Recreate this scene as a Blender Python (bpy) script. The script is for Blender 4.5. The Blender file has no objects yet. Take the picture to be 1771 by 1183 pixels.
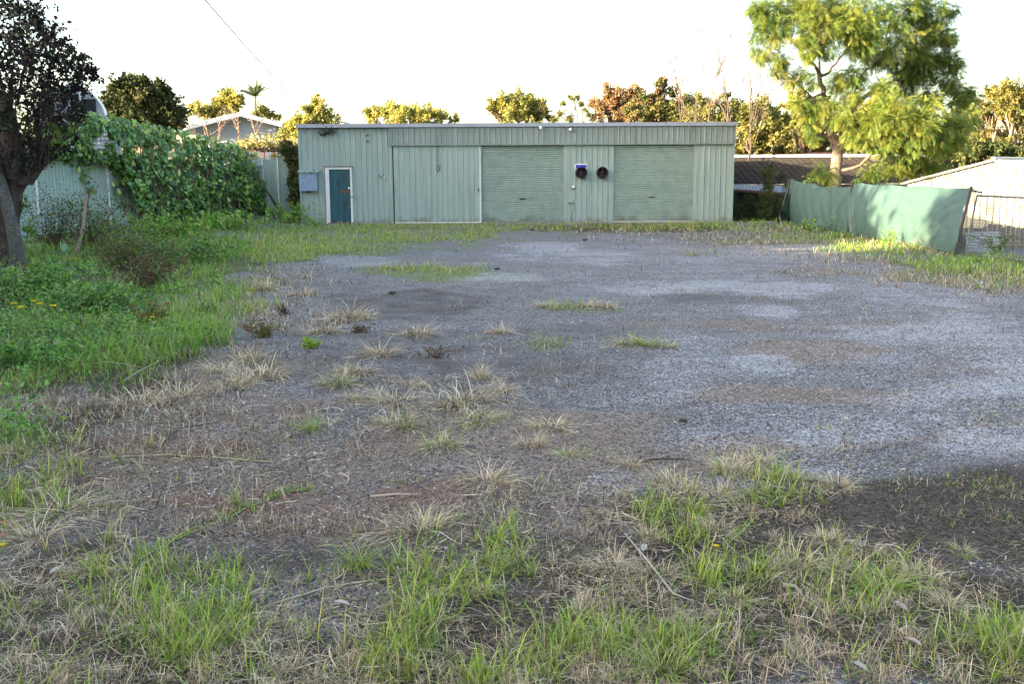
import bpy, math, random
import numpy as np
from mathutils import Vector, Matrix
random.seed(7)
RNG = np.random.default_rng(11)
scn = bpy.context.scene
COL = scn.collection
R = math.radians

# ------------------------------------------------------------------ camera
W0, H0 = 1771.0, 1183.0
F = 1710.0
PITCH = math.atan(284.0 / F)
ROLL = R(0.3)
CAMZ = 1.6
fw = np.array([0, math.cos(PITCH), -math.sin(PITCH)])
up = np.array([0, math.sin(PITCH), math.cos(PITCH)])
rt = np.array([1.0, 0, 0])
XC = rt * math.cos(ROLL) - up * math.sin(ROLL)
YC = rt * math.sin(ROLL) + up * math.cos(ROLL)
cd = bpy.data.cameras.new('camera')
cam = bpy.data.objects.new('camera', cd)
COL.objects.link(cam)
cd.sensor_width = 36.0
cd.lens = F / W0 * 36.0
cd.clip_end = 3000
cd.clip_start = 0.05
m3 = Matrix(((XC[0], YC[0], -fw[0]), (XC[1], YC[1], -fw[1]), (XC[2], YC[2], -fw[2])))
cam.matrix_world = Matrix.Translation((0, 0, CAMZ)) @ m3.to_4x4()
scn.camera = cam


def ray(px, py):
    u = (np.asarray(px, float) - W0 / 2) / F
    v = -(np.asarray(py, float) - H0 / 2) / F
    return fw + u[..., None] * XC + v[..., None] * YC


def at(px, py, Y):
    """point at world distance Y in front of the camera that the photo shows at px, py"""
    d = ray(px, py)
    t = np.asarray(Y, float) / d[..., 1]
    p = d * t[..., None]
    p[..., 2] += CAMZ
    return p


def gat(px, py, z=0.0):
    d = ray(px, py)
    t = (z - CAMZ) / d[..., 2]
    p = d * t[..., None]
    p[..., 2] += CAMZ
    return p


def proj(P):
    q = P - np.array([0, 0, CAMZ])
    zc = np.maximum(q @ fw, 1e-3)
    return W0 / 2 + F * (q @ XC) / zc, H0 / 2 - F * (q @ YC) / zc


def V3(p):
    return Vector((float(p[0]), float(p[1]), float(p[2])))


# ------------------------------------------------------------------ numpy noise
_perm = np.random.default_rng(3).random((256, 256))


def vnoise(x, y):
    xi = np.floor(x).astype(int); yi = np.floor(y).astype(int)
    fx = x - xi; fy = y - yi
    fx = fx * fx * (3 - 2 * fx); fy = fy * fy * (3 - 2 * fy)
    a = _perm[xi % 256, yi % 256]; b = _perm[(xi + 1) % 256, yi % 256]
    c = _perm[xi % 256, (yi + 1) % 256]; d = _perm[(xi + 1) % 256, (yi + 1) % 256]
    return (a * (1 - fx) + b * fx) * (1 - fy) + (c * (1 - fx) + d * fx) * fy


def fbm(x, y, o=4):
    s = 0; a = 0.5; n = 0
    for i in range(o):
        s = s + a * vnoise(x + 17.3 * i, y + 9.1 * i); n += a
        x = x * 2.03; y = y * 2.03; a *= 0.5
    return s / n


def sm(a, b, x):
    t = np.clip((x - a) / (b - a), 0, 1)
    return t * t * (3 - 2 * t)


def gz(x, y):
    x = np.asarray(x, float); y = np.asarray(y, float)
    z = (fbm(x * 0.5, y * 0.5, 3) - 0.5) * 0.05
    z = z + (fbm(x * 3 + 5, y * 3, 2) - 0.5) * 0.02
    z = z + 0.42 * sm(-8.3, -9.8, x) * sm(35, 39, y)
    z = z + 0.12 * sm(-6.5, -9.5, x) * sm(5, 10, y)
    z = z - 1.3 * sm(10.6, 12.5, x) * sm(22.5, 28, y)
    z = z - 1.2 * sm(36, 41, y) * sm(7.5, 8.5, x) * (1 - sm(10.6, 12.5, x))
    return z


# ------------------------------------------------------------------ object helpers
def link(o, parent=None):
    COL.objects.link(o)
    if parent is not None:
        o.parent = parent
    return o


def tag(o, label=None, cat=None, group=None, kind=None):
    if label: o['label'] = label
    if cat: o['category'] = cat
    if group: o['group'] = group
    if kind: o['kind'] = kind
    return o


def thing(name, label, cat, loc=(0, 0, 0), group=None, rz=0.0):
    o = bpy.data.objects.new(name, None)
    o.empty_display_size = 0.3
    link(o)
    o.location = loc
    o.rotation_euler = (0, 0, rz)
    return tag(o, label, cat, group)


def finish(o, parent):
    """meshes are written in world coordinates; shift them to the parent's frame"""
    link(o)
    if parent is not None:
        M = Matrix.Translation(parent.location) @ parent.rotation_euler.to_matrix().to_4x4()
        p = parent
        while p.parent is not None:
            p = p.parent
            M = (Matrix.Translation(p.location) @ p.rotation_euler.to_matrix().to_4x4()) @ M
        o.data.transform(M.inverted())
        o.parent = parent
    return o


class MB:
    def __init__(s):
        s.v = []; s.f = []

    def add(s, vs, fs):
        n = len(s.v)
        s.v += [tuple(float(c) for c in v) for v in vs]
        s.f += [tuple(i + n for i in f) for f in fs]
        return s

    def box(s, x0, x1, y0, y1, z0, z1):
        return s.add([(x0, y0, z0), (x1, y0, z0), (x1, y1, z0), (x0, y1, z0), (x0, y0, z1), (x1, y0, z1), (x1, y1, z1), (x0, y1, z1)],
                     [(0, 3, 2, 1), (4, 5, 6, 7), (0, 1, 5, 4), (1, 2, 6, 5), (2, 3, 7, 6), (3, 0, 4, 7)])

    def tube(s, pts, rad, n=6, cap=True):
        pts = [np.asarray(p, float) for p in pts]
        if np.isscalar(rad): rad = [rad] * len(pts)
        vs = []; fs = []
        ref = np.array([0.13, 0.07, 1.0])
        for i, p in enumerate(pts):
            a = pts[max(i - 1, 0)]; b = pts[min(i + 1, len(pts) - 1)]
            t = b - a; t = t / (np.linalg.norm(t) + 1e-9)
            r0 = ref if abs(t @ ref) < 0.92 else np.array([1.0, 0.1, 0])
            x = np.cross(t, r0); x /= np.linalg.norm(x) + 1e-9
            y = np.cross(t, x)
            for k in range(n):
                a_ = 2 * math.pi * k / n
                vs.append(p + rad[i] * (math.cos(a_) * x + math.sin(a_) * y))
        for i in range(len(pts) - 1):
            for k in range(n):
                k2 = (k + 1) % n
                fs.append((i * n + k, i * n + k2, (i + 1) * n + k2, (i + 1) * n + k))
        if cap:
            fs.append(tuple(range(n - 1, -1, -1)))
            fs.append(tuple((len(pts) - 1) * n + k for k in range(n)))
        return s.add(vs, fs)

    def prism(s, prof, z0, z1):
        """closed xy profile extruded in z"""
        n = len(prof)
        vs = [(x, y, z0) for x, y in prof] + [(x, y, z1) for x, y in prof]
        fs = [(i, (i + 1) % n, (i + 1) % n + n, i + n) for i in range(n)]
        fs += [tuple(range(n - 1, -1, -1)), tuple(range(n, 2 * n))]
        return s.add(vs, fs)

    def lathe(s, prof, c, axis='y', n=20):
        """prof list of (radius, offset) around axis through c"""
        vs = []; fs = []
        for r, o in prof:
            for k in range(n):
                a = 2 * math.pi * k / n
                if axis == 'y': vs.append((c[0] + r * math.cos(a), c[1] + o, c[2] + r * math.sin(a)))
                else: vs.append((c[0] + r * math.cos(a), c[1] + r * math.sin(a), c[2] + o))
        for i in range(len(prof) - 1):
            for k in range(n):
                k2 = (k + 1) % n
                fs.append((i * n + k, i * n + k2, (i + 1) * n + k2, (i + 1) * n + k))
        return s.add(vs, fs)

    def xform(s, fn):
        s.v = [tuple(fn(v)) for v in s.v]
        return s

    def build(s, name, mat, parent=None, smooth=False, bevel=0):
        me = bpy.data.meshes.new(name)
        me.from_pydata(s.v, [], s.f)
        me.materials.append(mat)
        if smooth: me.shade_smooth()
        me.update()
        o = bpy.data.objects.new(name, me)
        finish(o, parent)
        if bevel:
            b = o.modifiers.new('bevel', 'BEVEL'); b.width = bevel; b.segments = 2; b.limit_method = 'ANGLE'
        return o


def tri_mesh(name, V, T, C, mat, parent=None, smooth=False):
    me = bpy.data.meshes.new(name)
    nv = len(V); nt = len(T)
    me.vertices.add(nv)
    me.vertices.foreach_set('co', np.ascontiguousarray(V, dtype=np.float32).ravel())
    me.loops.add(nt * 3)
    me.loops.foreach_set('vertex_index', np.ascontiguousarray(T, dtype=np.int32).ravel())
    me.polygons.add(nt)
    me.polygons.foreach_set('loop_start', np.arange(0, nt * 3, 3, dtype=np.int32))
    me.polygons.foreach_set('loop_total', np.full(nt, 3, dtype=np.int32))
    me.update(calc_edges=True)
    if C is not None:
        a = me.color_attributes.new('Col', 'FLOAT_COLOR', 'POINT')
        c4 = np.ones((nv, 4), np.float32); c4[:, :3] = C
        a.data.foreach_set('color', c4.ravel())
    me.materials.append(mat)
    me.validate()
    if smooth: me.shade_smooth()
    o = bpy.data.objects.new(name, me)
    return finish(o, parent)


def rot_euler(n, tilt, rng=RNG, spin=True):
    """random heading, then tilt (array) about a horizontal axis"""
    a = rng.random(n) * 2 * math.pi
    ca, sa = np.cos(a), np.sin(a)
    ct, st = np.cos(tilt), np.sin(tilt)
    M = np.zeros((n, 3, 3))
    # Rz(a) @ Rx(tilt)
    M[:, 0, 0] = ca; M[:, 0, 1] = -sa * ct; M[:, 0, 2] = sa * st
    M[:, 1, 0] = sa; M[:, 1, 1] = ca * ct; M[:, 1, 2] = -ca * st
    M[:, 2, 1] = st; M[:, 2, 2] = ct
    return M


def rot_rand(n, rng=RNG):
    q = rng.normal(size=(n, 4)); q /= np.linalg.norm(q, axis=1)[:, None]
    w, x, y, z = q.T
    M = np.empty((n, 3, 3))
    M[:, 0, 0] = 1 - 2 * (y * y + z * z); M[:, 0, 1] = 2 * (x * y - z * w); M[:, 0, 2] = 2 * (x * z + y * w)
    M[:, 1, 0] = 2 * (x * y + z * w); M[:, 1, 1] = 1 - 2 * (x * x + z * z); M[:, 1, 2] = 2 * (y * z - x * w)
    M[:, 2, 0] = 2 * (x * z - y * w); M[:, 2, 1] = 2 * (y * z + x * w); M[:, 2, 2] = 1 - 2 * (x * x + y * y)
    return M


def rot_dir(D, rng=RNG):
    """rotation whose local Y follows D, random roll biased flat"""
    n = len(D)
    y = D / (np.linalg.norm(D, axis=1)[:, None] + 1e-9)
    upv = np.tile([0, 0, 1.0], (n, 1)) + rng.normal(size=(n, 3)) * 0.45
    x = np.cross(y, upv); x /= np.linalg.norm(x, axis=1)[:, None] + 1e-9
    z = np.cross(x, y)
    return np.stack([x, y, z], axis=2)


def scatter(tv, tf, pos, M, sc, col, tcol=None):
    """copies of a template; sc (n,) or (n,3); col (n,3); tcol per template vertex multiplier (k,) or (k,3)"""
    n = len(pos); k = len(tv)
    sc = np.asarray(sc)
    S = sc[:, None, None] * np.ones((1, 1, 3)) if sc.ndim == 1 else sc[:, None, :]
    v = tv[None] * S
    v = np.einsum('nij,nkj->nki', M, v) + pos[:, None, :]
    T = tf[None] + (np.arange(n) * k)[:, None, None]
    if tcol is None: tcol = np.ones(k)
    tc = np.asarray(tcol)
    if tc.ndim == 1: tc = tc[:, None] * np.ones((1, 3))
    C = col[:, None, :] * tc[None]
    return v.reshape(-1, 3), T.reshape(-1, 3), C.reshape(-1, 3)


def merge(parts):
    Vs = []; Ts = []; Cs = []; n = 0
    for v, t, c in parts:
        Vs.append(v); Ts.append(t + n); Cs.append(c); n += len(v)
    return np.concatenate(Vs), np.concatenate(Ts), np.concatenate(Cs)


# templates ----------------------------------------------------------
def blade_template(bend, seg=3, curl=0.0):
    """unit tall, unit wide blade that bends towards +y"""
    vs = []; fs = []
    for i in range(seg + 1):
        t = i / seg
        w = 0.5 * (1 - t) ** 0.55 if i < seg else 0
        y = bend * t * t; z = math.sqrt(max(0.02, 1 - (bend * t) ** 2 * 0.6)) * t
        x = curl * t * t
        if i < seg:
            vs += [(x - w, y, z), (x + w, y, z)]
        else:
            vs += [(x, y, z)]
    for i in range(seg - 1):
        a = 2 * i
        fs += [(a, a + 1, a + 3), (a, a + 3, a + 2)]
    a = 2 * (seg - 1)
    fs += [(a, a + 1, a + 2)]
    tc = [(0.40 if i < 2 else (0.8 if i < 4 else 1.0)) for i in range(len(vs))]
    return np.array(vs), np.array(fs), np.array(tc)


def strand_template(bend, seg=4):
    """flat strand lying along y, unit length"""
    vs = []; fs = []
    for i in range(seg + 1):
        t = i / seg
        x = bend * (t - 0.5) ** 2 * 4
        z = 0.16 * math.sin(t * math.pi) * (0.4 + abs(bend))
        vs += [(x, t - 0.5, z, -0.5), (x, t - 0.5, z, 0.5)]
    for i in range(seg):
        a = 2 * i
        fs += [(a, a + 1, a + 3), (a, a + 3, a + 2)]
    return np.array(vs), np.array(fs)


LEAF = (np.array([(0, 0, 0), (0.28, 0.35, 0.05), (0, 0.45, -0.02), (-0.28, 0.35, 0.05), (0.2, 0.75, 0.02), (-0.2, 0.75, 0.02), (0, 1.05, -0.1)], float),
        np.array([(0, 1, 2), (0, 2, 3), (2, 1, 4), (2, 4, 6), (2, 6, 5), (2, 5, 3)]))
LEAF2 = (np.array([(0, 0, 0), (0.3, 0.5, 0.08), (0, 1, -0.05), (-0.3, 0.5, 0.08)], float), np.array([(0, 1, 2), (0, 2, 3)]))


def lobed_leaf():
    ang = [-150, -115, -70, -45, -20, 0, 20, 45, 70, 115, 150]
    rad = [0.55, 0.62, 0.5, 0.72, 0.6, 1.0, 0.6, 0.72, 0.5, 0.62, 0.55]
    vs = [(0, 0, 0.0)]
    for a, r in zip(ang, rad):
        vs.append((0.75 * r * math.sin(R(a)), 0.75 * r * math.cos(R(a)), -0.16 * r * r))
    fs = [(0, i, i + 1) for i in range(1, len(ang))]
    return np.array(vs), np.array(fs)


def frond_template(n=9):
    vs = []; fs = []
    for i in range(n):
        t = (i + 0.6) / n
        L = 0.26 * math.sin(math.pi * (0.15 + 0.8 * t)) + 0.06
        z = -0.35 * t * t
        for sgn in (-1, 1):
            b = len(vs)
            w = 0.022
            ex = sgn * L; ey = t + L * 0.55
            vs += [(0, t - w, z), (0, t + w, z), (ex * 0.55, t + L * 0.3 + w * 1.5, z - 0.02), (ex, ey, z - 0.09), (ex * 0.55, t + L * 0.3 - w * 1.5, z - 0.02)]
            fs += [(b, b + 1, b + 2), (b, b + 2, b + 4), (b + 4, b + 2, b + 3)]
    b = len(vs)
    vs += [(-0.012, 0, 0), (0.012, 0, 0), (0, 1, -0.35)]
    fs += [(b, b + 1, b + 2)]
    return np.array(vs), np.array(fs)


def stone_template(rng):
    v = np.array([(1, 0, 0), (-1, 0, 0), (0, 1, 0), (0, -1, 0), (0, 0, 1), (0, 0, -1), (.6, .6, .55), (-.6, -.6, .5)], float)
    v += rng.normal(size=v.shape) * 0.13
    f = np.array([(0, 6, 4), (0, 2, 6), (2, 4, 6), (2, 1, 4), (1, 7, 4), (1, 3, 7), (3, 4, 7), (3, 0, 4), (2, 0, 5), (1, 2, 5), (3, 1, 5), (0, 3, 5)])
    return v, f


# ------------------------------------------------------------------ materials
def newmat(name):
    m = bpy.data.materials.new(name); m.use_nodes = True
    nt = m.node_tree
    return m, nt, nt.nodes['Principled BSDF'], nt.nodes['Material Output']


def N(nt, t, **kw):
    n = nt.nodes.new(t)
    for k, v in kw.items():
        if k in n.inputs: n.inputs[k].default_value = v
        else: setattr(n, k, v)
    return n


def mixc(nt, fac, a, b, mode='MIX'):
    n = nt.nodes.new('ShaderNodeMix'); n.data_type = 'RGBA'; n.blend_type = mode
    for sock, val in ((n.inputs[0], fac), (n.inputs[6], a), (n.inputs[7], b)):
        if isinstance(val, (int, float)): sock.default_value = val
        elif isinstance(val, tuple): sock.default_value = (*val, 1) if len(val) == 3 else val
        else: nt.links.new(val, sock)
    return n.outputs[2]


def ramp(nt, src, stops):
    n = nt.nodes.new('ShaderNodeValToRGB')
    nt.links.new(src, n.inputs[0])
    e = n.color_ramp.elements
    while len(e) < len(stops): e.new(0.5)
    for i, (p, c) in enumerate(stops):
        e[i].position = p
        e[i].color = (c, c, c, 1) if isinstance(c, (int, float)) else (*c, 1)
    return n.outputs[0]


def noise(nt, scale, detail=4, rough=0.6, vec=None, stretch=None):
    tc = nt.nodes.new('ShaderNodeTexCoord')
    src = tc.outputs['Object']
    if stretch:
        mp = nt.nodes.new('ShaderNodeMapping'); mp.inputs['Scale'].default_value = stretch
        nt.links.new(src, mp.inputs[0]); src = mp.outputs[0]
    n = N(nt, 'ShaderNodeTexNoise', Scale=scale, Detail=detail, Roughness=rough)
    nt.links.new(src, n.inputs['Vector'])
    return n.outputs['Fac']


def bump(nt, h, strength, dist=0.01):
    b = N(nt, 'ShaderNodeBump', Strength=strength, Distance=dist)
    nt.links.new(h, b.inputs['Height'])
    return b.outputs[0]


def painted(name, base, dark, rough=0.5, streak=True, amount=0.5, metal=0.0, sc=1.0, spots=None, grime=False):
    m, nt, b, _ = newmat(name)
    n1 = noise(nt, 1.1 * sc, 5, 0.65)
    n2 = noise(nt, 3.0 * sc, 5, 0.7, stretch=(2.2, 2.2, 0.16) if streak else None)
    n3 = noise(nt, 40 * sc, 3, 0.6)
    c = mixc(nt, ramp(nt, n2, [(0.42, 0.0), (0.78 if amount < 1.5 else 0.62, min(1, amount))]), base, dark)
    c = mixc(nt, ramp(nt, n1, [(0.35, 0.0), (0.75, amount * 0.6)]), c, tuple(x * 0.8 for x in base))
    c = mixc(nt, ramp(nt, n3, [(0.62, 0.0), (0.75, amount)]), c, spots or dark)
    if grime:
        # rain streaks below the roof edge and mud splash along the bottom, each with ragged shapes
        tc_ = nt.nodes.new('ShaderNodeTexCoord'); sx = nt.nodes.new('ShaderNodeSeparateXYZ'); nt.links.new(tc_.outputs['Object'], sx.inputs[0])
        def mm(op, a_, b_):
            q_ = N(nt, 'ShaderNodeMath', operation=op)
            for i_, v_ in enumerate((a_, b_)):
                if isinstance(v_, (int, float)): q_.inputs[i_].default_value = v_
                else: nt.links.new(v_, q_.inputs[i_])
            return q_.outputs[0]
        ns = noise(nt, 5.0, 6, 0.75, stretch=(1.6, 1.6, 0.12)); nb = noise(nt, 3.0, 6, 0.7)
        t1 = mm('ADD', mm('MULTIPLY', mm('SUBTRACT', sx.outputs[2], 2.75), 0.55), mm('MULTIPLY', ns, 1.0))
        c = mixc(nt, ramp(nt, t1, [(0.66, 0), (0.95, 0.55)]), c, tuple(x * 0.35 for x in base))
        t2 = mm('SUBTRACT', mm('MULTIPLY', nb, 1.0), mm('MULTIPLY', sx.outputs[2], 1.1))
        c = mixc(nt, ramp(nt, t2, [(0.25, 0), (0.50, 0.6)]), c, (0.12, 0.10, 0.075))
        nr = noise(nt, 9.0, 5, 0.8, stretch=(1, 1, 0.5))
        c = mixc(nt, ramp(nt, nr, [(0.70, 0), (0.76, 0.6)]), c, (0.17, 0.10, 0.06))
    nt.links.new(c, b.inputs['Base Color'])
    b.inputs['Roughness'].default_value = rough
    b.inputs['Metallic'].default_value = metal
    nt.links.new(bump(nt, n1, 0.12, 0.02), b.inputs['Normal'])
    return m


def leafmat(name, trans=0.35, rough=0.55, tint=(1.0, 1.0, 0.55), spec=0.2):
    m, nt, b, out = newmat(name)
    a = N(nt, 'ShaderNodeAttribute', attribute_name='Col')
    nt.links.new(a.outputs['Color'], b.inputs['Base Color'])
    b.inputs['Roughness'].default_value = rough
    b.inputs['Specular IOR Level'].default_value = spec
    if trans:
        t = nt.nodes.new('ShaderNodeBsdfTranslucent')
        nt.links.new(mixc(nt, 1.0, a.outputs['Color'], tint, 'MULTIPLY'), t.inputs['Color'])
        mx = nt.nodes.new('ShaderNodeMixShader'); mx.inputs[0].default_value = trans
        nt.links.new(b.outputs[0], mx.inputs[1]); nt.links.new(t.outputs[0], mx.inputs[2])
        nt.links.new(mx.outputs[0], out.inputs['Surface'])
    return m


def barkmat(name, base, dark, sc=1.0, lichen=None):
    m, nt, b, _ = newmat(name)
    n1 = noise(nt, 9 * sc, 6, 0.7, stretch=(3, 3, 0.35))
    n2 = noise(nt, 3 * sc, 4, 0.6)
    c = mixc(nt, ramp(nt, n1, [(0.35, 0), (0.65, 1)]), dark, base)
    if lichen:
        n3 = noise(nt, 22 * sc, 5, 0.7)
        c = mixc(nt, ramp(nt, n3, [(0.42, 0), (0.58, 0.9)]), c, lichen)
    c = mixc(nt, ramp(nt, n2, [(0.3, 0.0), (0.8, 0.35)]), c, dark)
    nt.links.new(c, b.inputs['Base Color'])
    b.inputs['Roughness'].default_value = 0.9
    nt.links.new(bump(nt, n1, 0.9, 0.04), b.inputs['Normal'])
    return m


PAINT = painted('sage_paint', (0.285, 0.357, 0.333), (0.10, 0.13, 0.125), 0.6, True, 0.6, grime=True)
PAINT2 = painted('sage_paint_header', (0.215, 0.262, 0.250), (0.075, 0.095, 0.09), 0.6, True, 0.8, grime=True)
PAINT3 = painted('sage_roller_paint', (0.270, 0.348, 0.310), (0.11, 0.145, 0.13), 0.55, False, 0.55, grime=True)
FENCEP = painted('pale_green_fence_paint', (0.28, 0.37, 0.33), (0.12, 0.17, 0.15), 0.6, True, 0.5)
CAPP = painted('roof_edge_metal', (0.30, 0.33, 0.40), (0.14, 0.15, 0.18), 0.5, False, 0.5, 0.2)
WHITEP = painted('chalky_white_paint', (0.68, 0.70, 0.69), (0.24, 0.21, 0.18), 0.6, True, 0.7)
TEAL = painted('teal_door_paint', (0.006, 0.075, 0.105), (0.002, 0.008, 0.016), 0.6, True, 2.0, 0, 1.6, (0.05, 0.10, 0.11))
RUST = painted('rusty_steel', (0.16, 0.07, 0.04), (0.05, 0.03, 0.025), 0.85, False, 0.8)
BLACKM = painted('black_steel', (0.016, 0.012, 0.014), (0.05, 0.016, 0.014), 0.55, False, 0.7, 0, 3)
GREYM = painted('grey_steel', (0.30, 0.31, 0.33), (0.12, 0.12, 0.12), 0.45, False, 0.5, 0.6)
GALV = painted('galvanised_wire', (0.13, 0.13, 0.13), (0.05, 0.045, 0.04), 0.6, False, 0.7, 0.3)
BOARD = painted('blue_grey_board', (0.23, 0.31, 0.43), (0.08, 0.12, 0.18), 0.9, False, 1.0, 0, 3.0, (0.42, 0.5, 0.6))
CONC = painted('old_concrete', (0.28, 0.27, 0.25), (0.10, 0.10, 0.09), 0.9, False, 0.8)
TIMBER = painted('weathered_timber', (0.20, 0.17, 0.145), (0.06, 0.05, 0.045), 0.9, True, 0.9)
DARKT = painted('dark_timber', (0.05, 0.04, 0.035), (0.02, 0.016, 0.014), 0.9, True, 0.6)
CREAM = painted('cream_steel', (0.34, 0.32, 0.25), (0.22, 0.21, 0.16), 0.5, True, 0.4)
HOUSEW = painted('blue_grey_wall', (0.34, 0.38, 0.43), (0.26, 0.28, 0.31), 0.8, False, 0.4)
PLAINW = painted('clean_white_paint', (0.78, 0.80, 0.82), (0.5, 0.5, 0.5), 0.5, False, 0.3)
ROOFD = painted('dark_roof_sheet', (0.10, 0.10, 0.11), (0.05, 0.05, 0.05), 0.7, False, 0.4)
CABLE = painted('black_cable', (0.02, 0.02, 0.02), (0.04, 0.04, 0.04), 0.6, False, 0.3)
BLUES = painted('blue_sign_paint', (0.02, 0.02, 0.42), (0.01, 0.01, 0.2), 0.4, False, 0.4)
LAMPW = painted('white_plastic', (0.8, 0.8, 0.78), (0.5, 0.5, 0.48), 0.3, False, 0.3)
GLASSD = painted('dark_window_glass', (0.03, 0.035, 0.04), (0.02, 0.02, 0.02), 0.1, False, 0.2)
REDT = painted('red_plastic', (0.65, 0.03, 0.03), (0.3, 0.02, 0.02), 0.4, False, 0.3)
PINKR = painted('red_tile_roof', (0.42, 0.16, 0.11), (0.25, 0.1, 0.08), 0.8, False, 0.6, 0, 2)
LICHROOF = painted('old_dark_tiles', (0.040, 0.031, 0.025), (0.010, 0.008, 0.007), 1.0, False, 1.0, 0, 1.5, (0.12, 0.095, 0.07))
GRASSM = leafmat('grass_blades', 0.30, 0.6)
STRAWM = leafmat('straw_strands', 0.12, 0.8, (1, 0.9, 0.7), 0.1)
LEAFM = leafmat('tree_leaves', 0.35, 0.5)
DARKLEAF = leafmat('dark_tree_leaves', 0.12, 0.75)
VINEM = leafmat('vine_leaves', 0.22, 0.38, spec=0.45)
STONEM = leafmat('stones', 0.0, 0.85, spec=0.15)
FRUITM = painted('pale_green_fruit', (0.36, 0.46, 0.12), (0.22, 0.32, 0.08), 0.4, False, 0.4)
BARK = barkmat('brown_bark', (0.17, 0.12, 0.09), (0.045, 0.032, 0.025))
BARKL = barkmat('pale_brown_bark', (0.34, 0.25, 0.18), (0.13, 0.09, 0.065))
BARKF = barkmat('fibrous_dark_bark', (0.11, 0.075, 0.062), (0.014, 0.010, 0.009), 1.6)
LICHB = barkmat('lichen_grey_bark', (0.075, 0.07, 0.062), (0.022, 0.02, 0.018), 1.2, (0.12, 0.13, 0.12))
BARET = barkmat('bare_pink_bark', (0.42, 0.28, 0.20), (0.2, 0.13, 0.1))

# green shade cloth
CLOTH, nt, b, out = newmat('green_shade_cloth')
nn = noise(nt, 3, 4, 0.6, stretch=(1, 1, 3)); n2 = noise(nt, 60, 2, 0.5, stretch=(1, 1, 6))
c = mixc(nt, ramp(nt, nn, [(0.3, 0), (0.7, 1)]), (0.052, 0.100, 0.083), (0.074, 0.132, 0.112))
c = mixc(nt, ramp(nt, n2, [(0.4, 0.35), (0.6, 0)]), c, (0.055, 0.10, 0.085))
nt.links.new(c, b.inputs['Base Color']); b.inputs['Roughness'].default_value = 0.55
nt.links.new(bump(nt, n2, 0.25, 0.01), b.inputs['Normal'])
tr = nt.nodes.new('ShaderNodeBsdfTranslucent'); nt.links.new(c, tr.inputs[0])
mx = nt.nodes.new('ShaderNodeMixShader'); mx.inputs[0].default_value = 0.1
nt.links.new(b.outputs[0], mx.inputs[1]); nt.links.new(tr.outputs[0], mx.inputs[2]); nt.links.new(mx.outputs[0], out.inputs[0])


# ------------------------------------------------------------------ ground zones (ellipses laid out on the ground plane)
def ell(px, py, L, lo=1.15, hi=0.55):
    """soft union of ellipses (cx, cy, rx, ry, strength)"""
    o = np.zeros_like(px)
    w = (py - 300) / 500.0
    P = gat(px, np.maximum(py, 335))
    nx = (fbm(P[..., 0] * 1.1 + 31, P[..., 1] * 0.7 + 7, 4) - 0.5) * 2
    ny = (fbm(P[..., 0] * 1.1 + 71, P[..., 1] * 0.7 + 37, 4) - 0.5) * 2
    for cx, cy, rx, ry, s in L:
        d = np.hypot((px + nx * rx * 0.7 - cx) / rx, (py + ny * ry * 0.9 - cy) / ry)
        o = np.maximum(o, s * sm(lo, hi, d))
    return o


PALE = [(1480, 600, 430, 180, .35), (1200, 450, 300, 45, .45), (1230, 495, 240, 20, 1), (1340, 538, 110, 14, 1), (1000, 440, 200, 24, .8), (1310, 628, 110, 26, 1), (1660, 570, 190, 45, .8),
        (1610, 680, 210, 26, .9), (1690, 770, 150, 45, .9), (1500, 620, 120, 16, .6), (1180, 640, 150, 60, .55), (1430, 740, 160, 40, .7),
        (1600, 500, 220, 40, .6), (870, 476, 100, 12, 1), (1330, 440, 230, 20, .6), (1200, 590, 90, 14, .5), (1240, 745, 120, 40, .45),
        (600, 450, 110, 14, .6), (1800, 640, 200, 100, .8), (1060, 840, 70, 60, .45), (1400, 815, 80, 14, .6), (1550, 720, 260, 25, .5)]
BROWN = [(600, 800, 700, 130, .85), (300, 660, 260, 60, .6), (150, 900, 300, 120, .8), (1010, 810, 150, 90, 1), (960, 900, 110, 50, 1), (800, 760, 200, 50, 1), (1150, 790, 130, 26, .9), (880, 745, 330, 60, .8), (1010, 850, 150, 75, 1), (700, 860, 260, 75, .8), (330, 770, 330, 60, .8), (450, 890, 300, 60, .8),
         (1230, 430, 120, 10, .5), (1420, 600, 200, 26, .9), (1360, 685, 230, 20, .9), (1250, 560, 120, 12, .6), (1640, 760, 150, 14, .7), (1280, 765, 150, 22, .8), (500, 700, 180, 30, .6),
         (1650, 640, 120, 10, .5), (1120, 560, 120, 8, .4), (1500, 560, 170, 12, .5), (600, 1000, 700, 120, .7), (1650, 735, 120, 8, .5)]
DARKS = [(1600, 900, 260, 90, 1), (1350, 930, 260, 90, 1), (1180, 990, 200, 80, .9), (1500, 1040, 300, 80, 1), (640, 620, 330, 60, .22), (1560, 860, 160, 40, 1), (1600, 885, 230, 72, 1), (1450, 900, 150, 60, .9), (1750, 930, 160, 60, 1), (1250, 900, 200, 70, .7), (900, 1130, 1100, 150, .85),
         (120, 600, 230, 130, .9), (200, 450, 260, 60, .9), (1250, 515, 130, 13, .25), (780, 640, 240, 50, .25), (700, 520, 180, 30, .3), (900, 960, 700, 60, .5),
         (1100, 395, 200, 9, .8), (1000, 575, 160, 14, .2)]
RED = [(330, 770, 160, 30, .9), (600, 760, 120, 24, .6), (430, 870, 150, 30, 1), (720, 850, 120, 30, 1), (560, 880, 200, 60, .5), (520, 710, 70, 18, .8), (180, 830, 100, 25, .6)]
MOSS = [(750, 470, 120, 16, 1), (560, 420, 330, 26, .9), (900, 475, 50, 8, .6), (1020, 535, 80, 12, .6), (930, 600, 60, 12, .4), (300, 480, 200, 60, .7), (650, 400, 250, 16, 1),
        (1450, 415, 260, 20, .8), (1680, 470, 160, 25, .8), (1060, 400, 260, 10, .5), (1180, 500, 60, 6, .3)]


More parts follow.
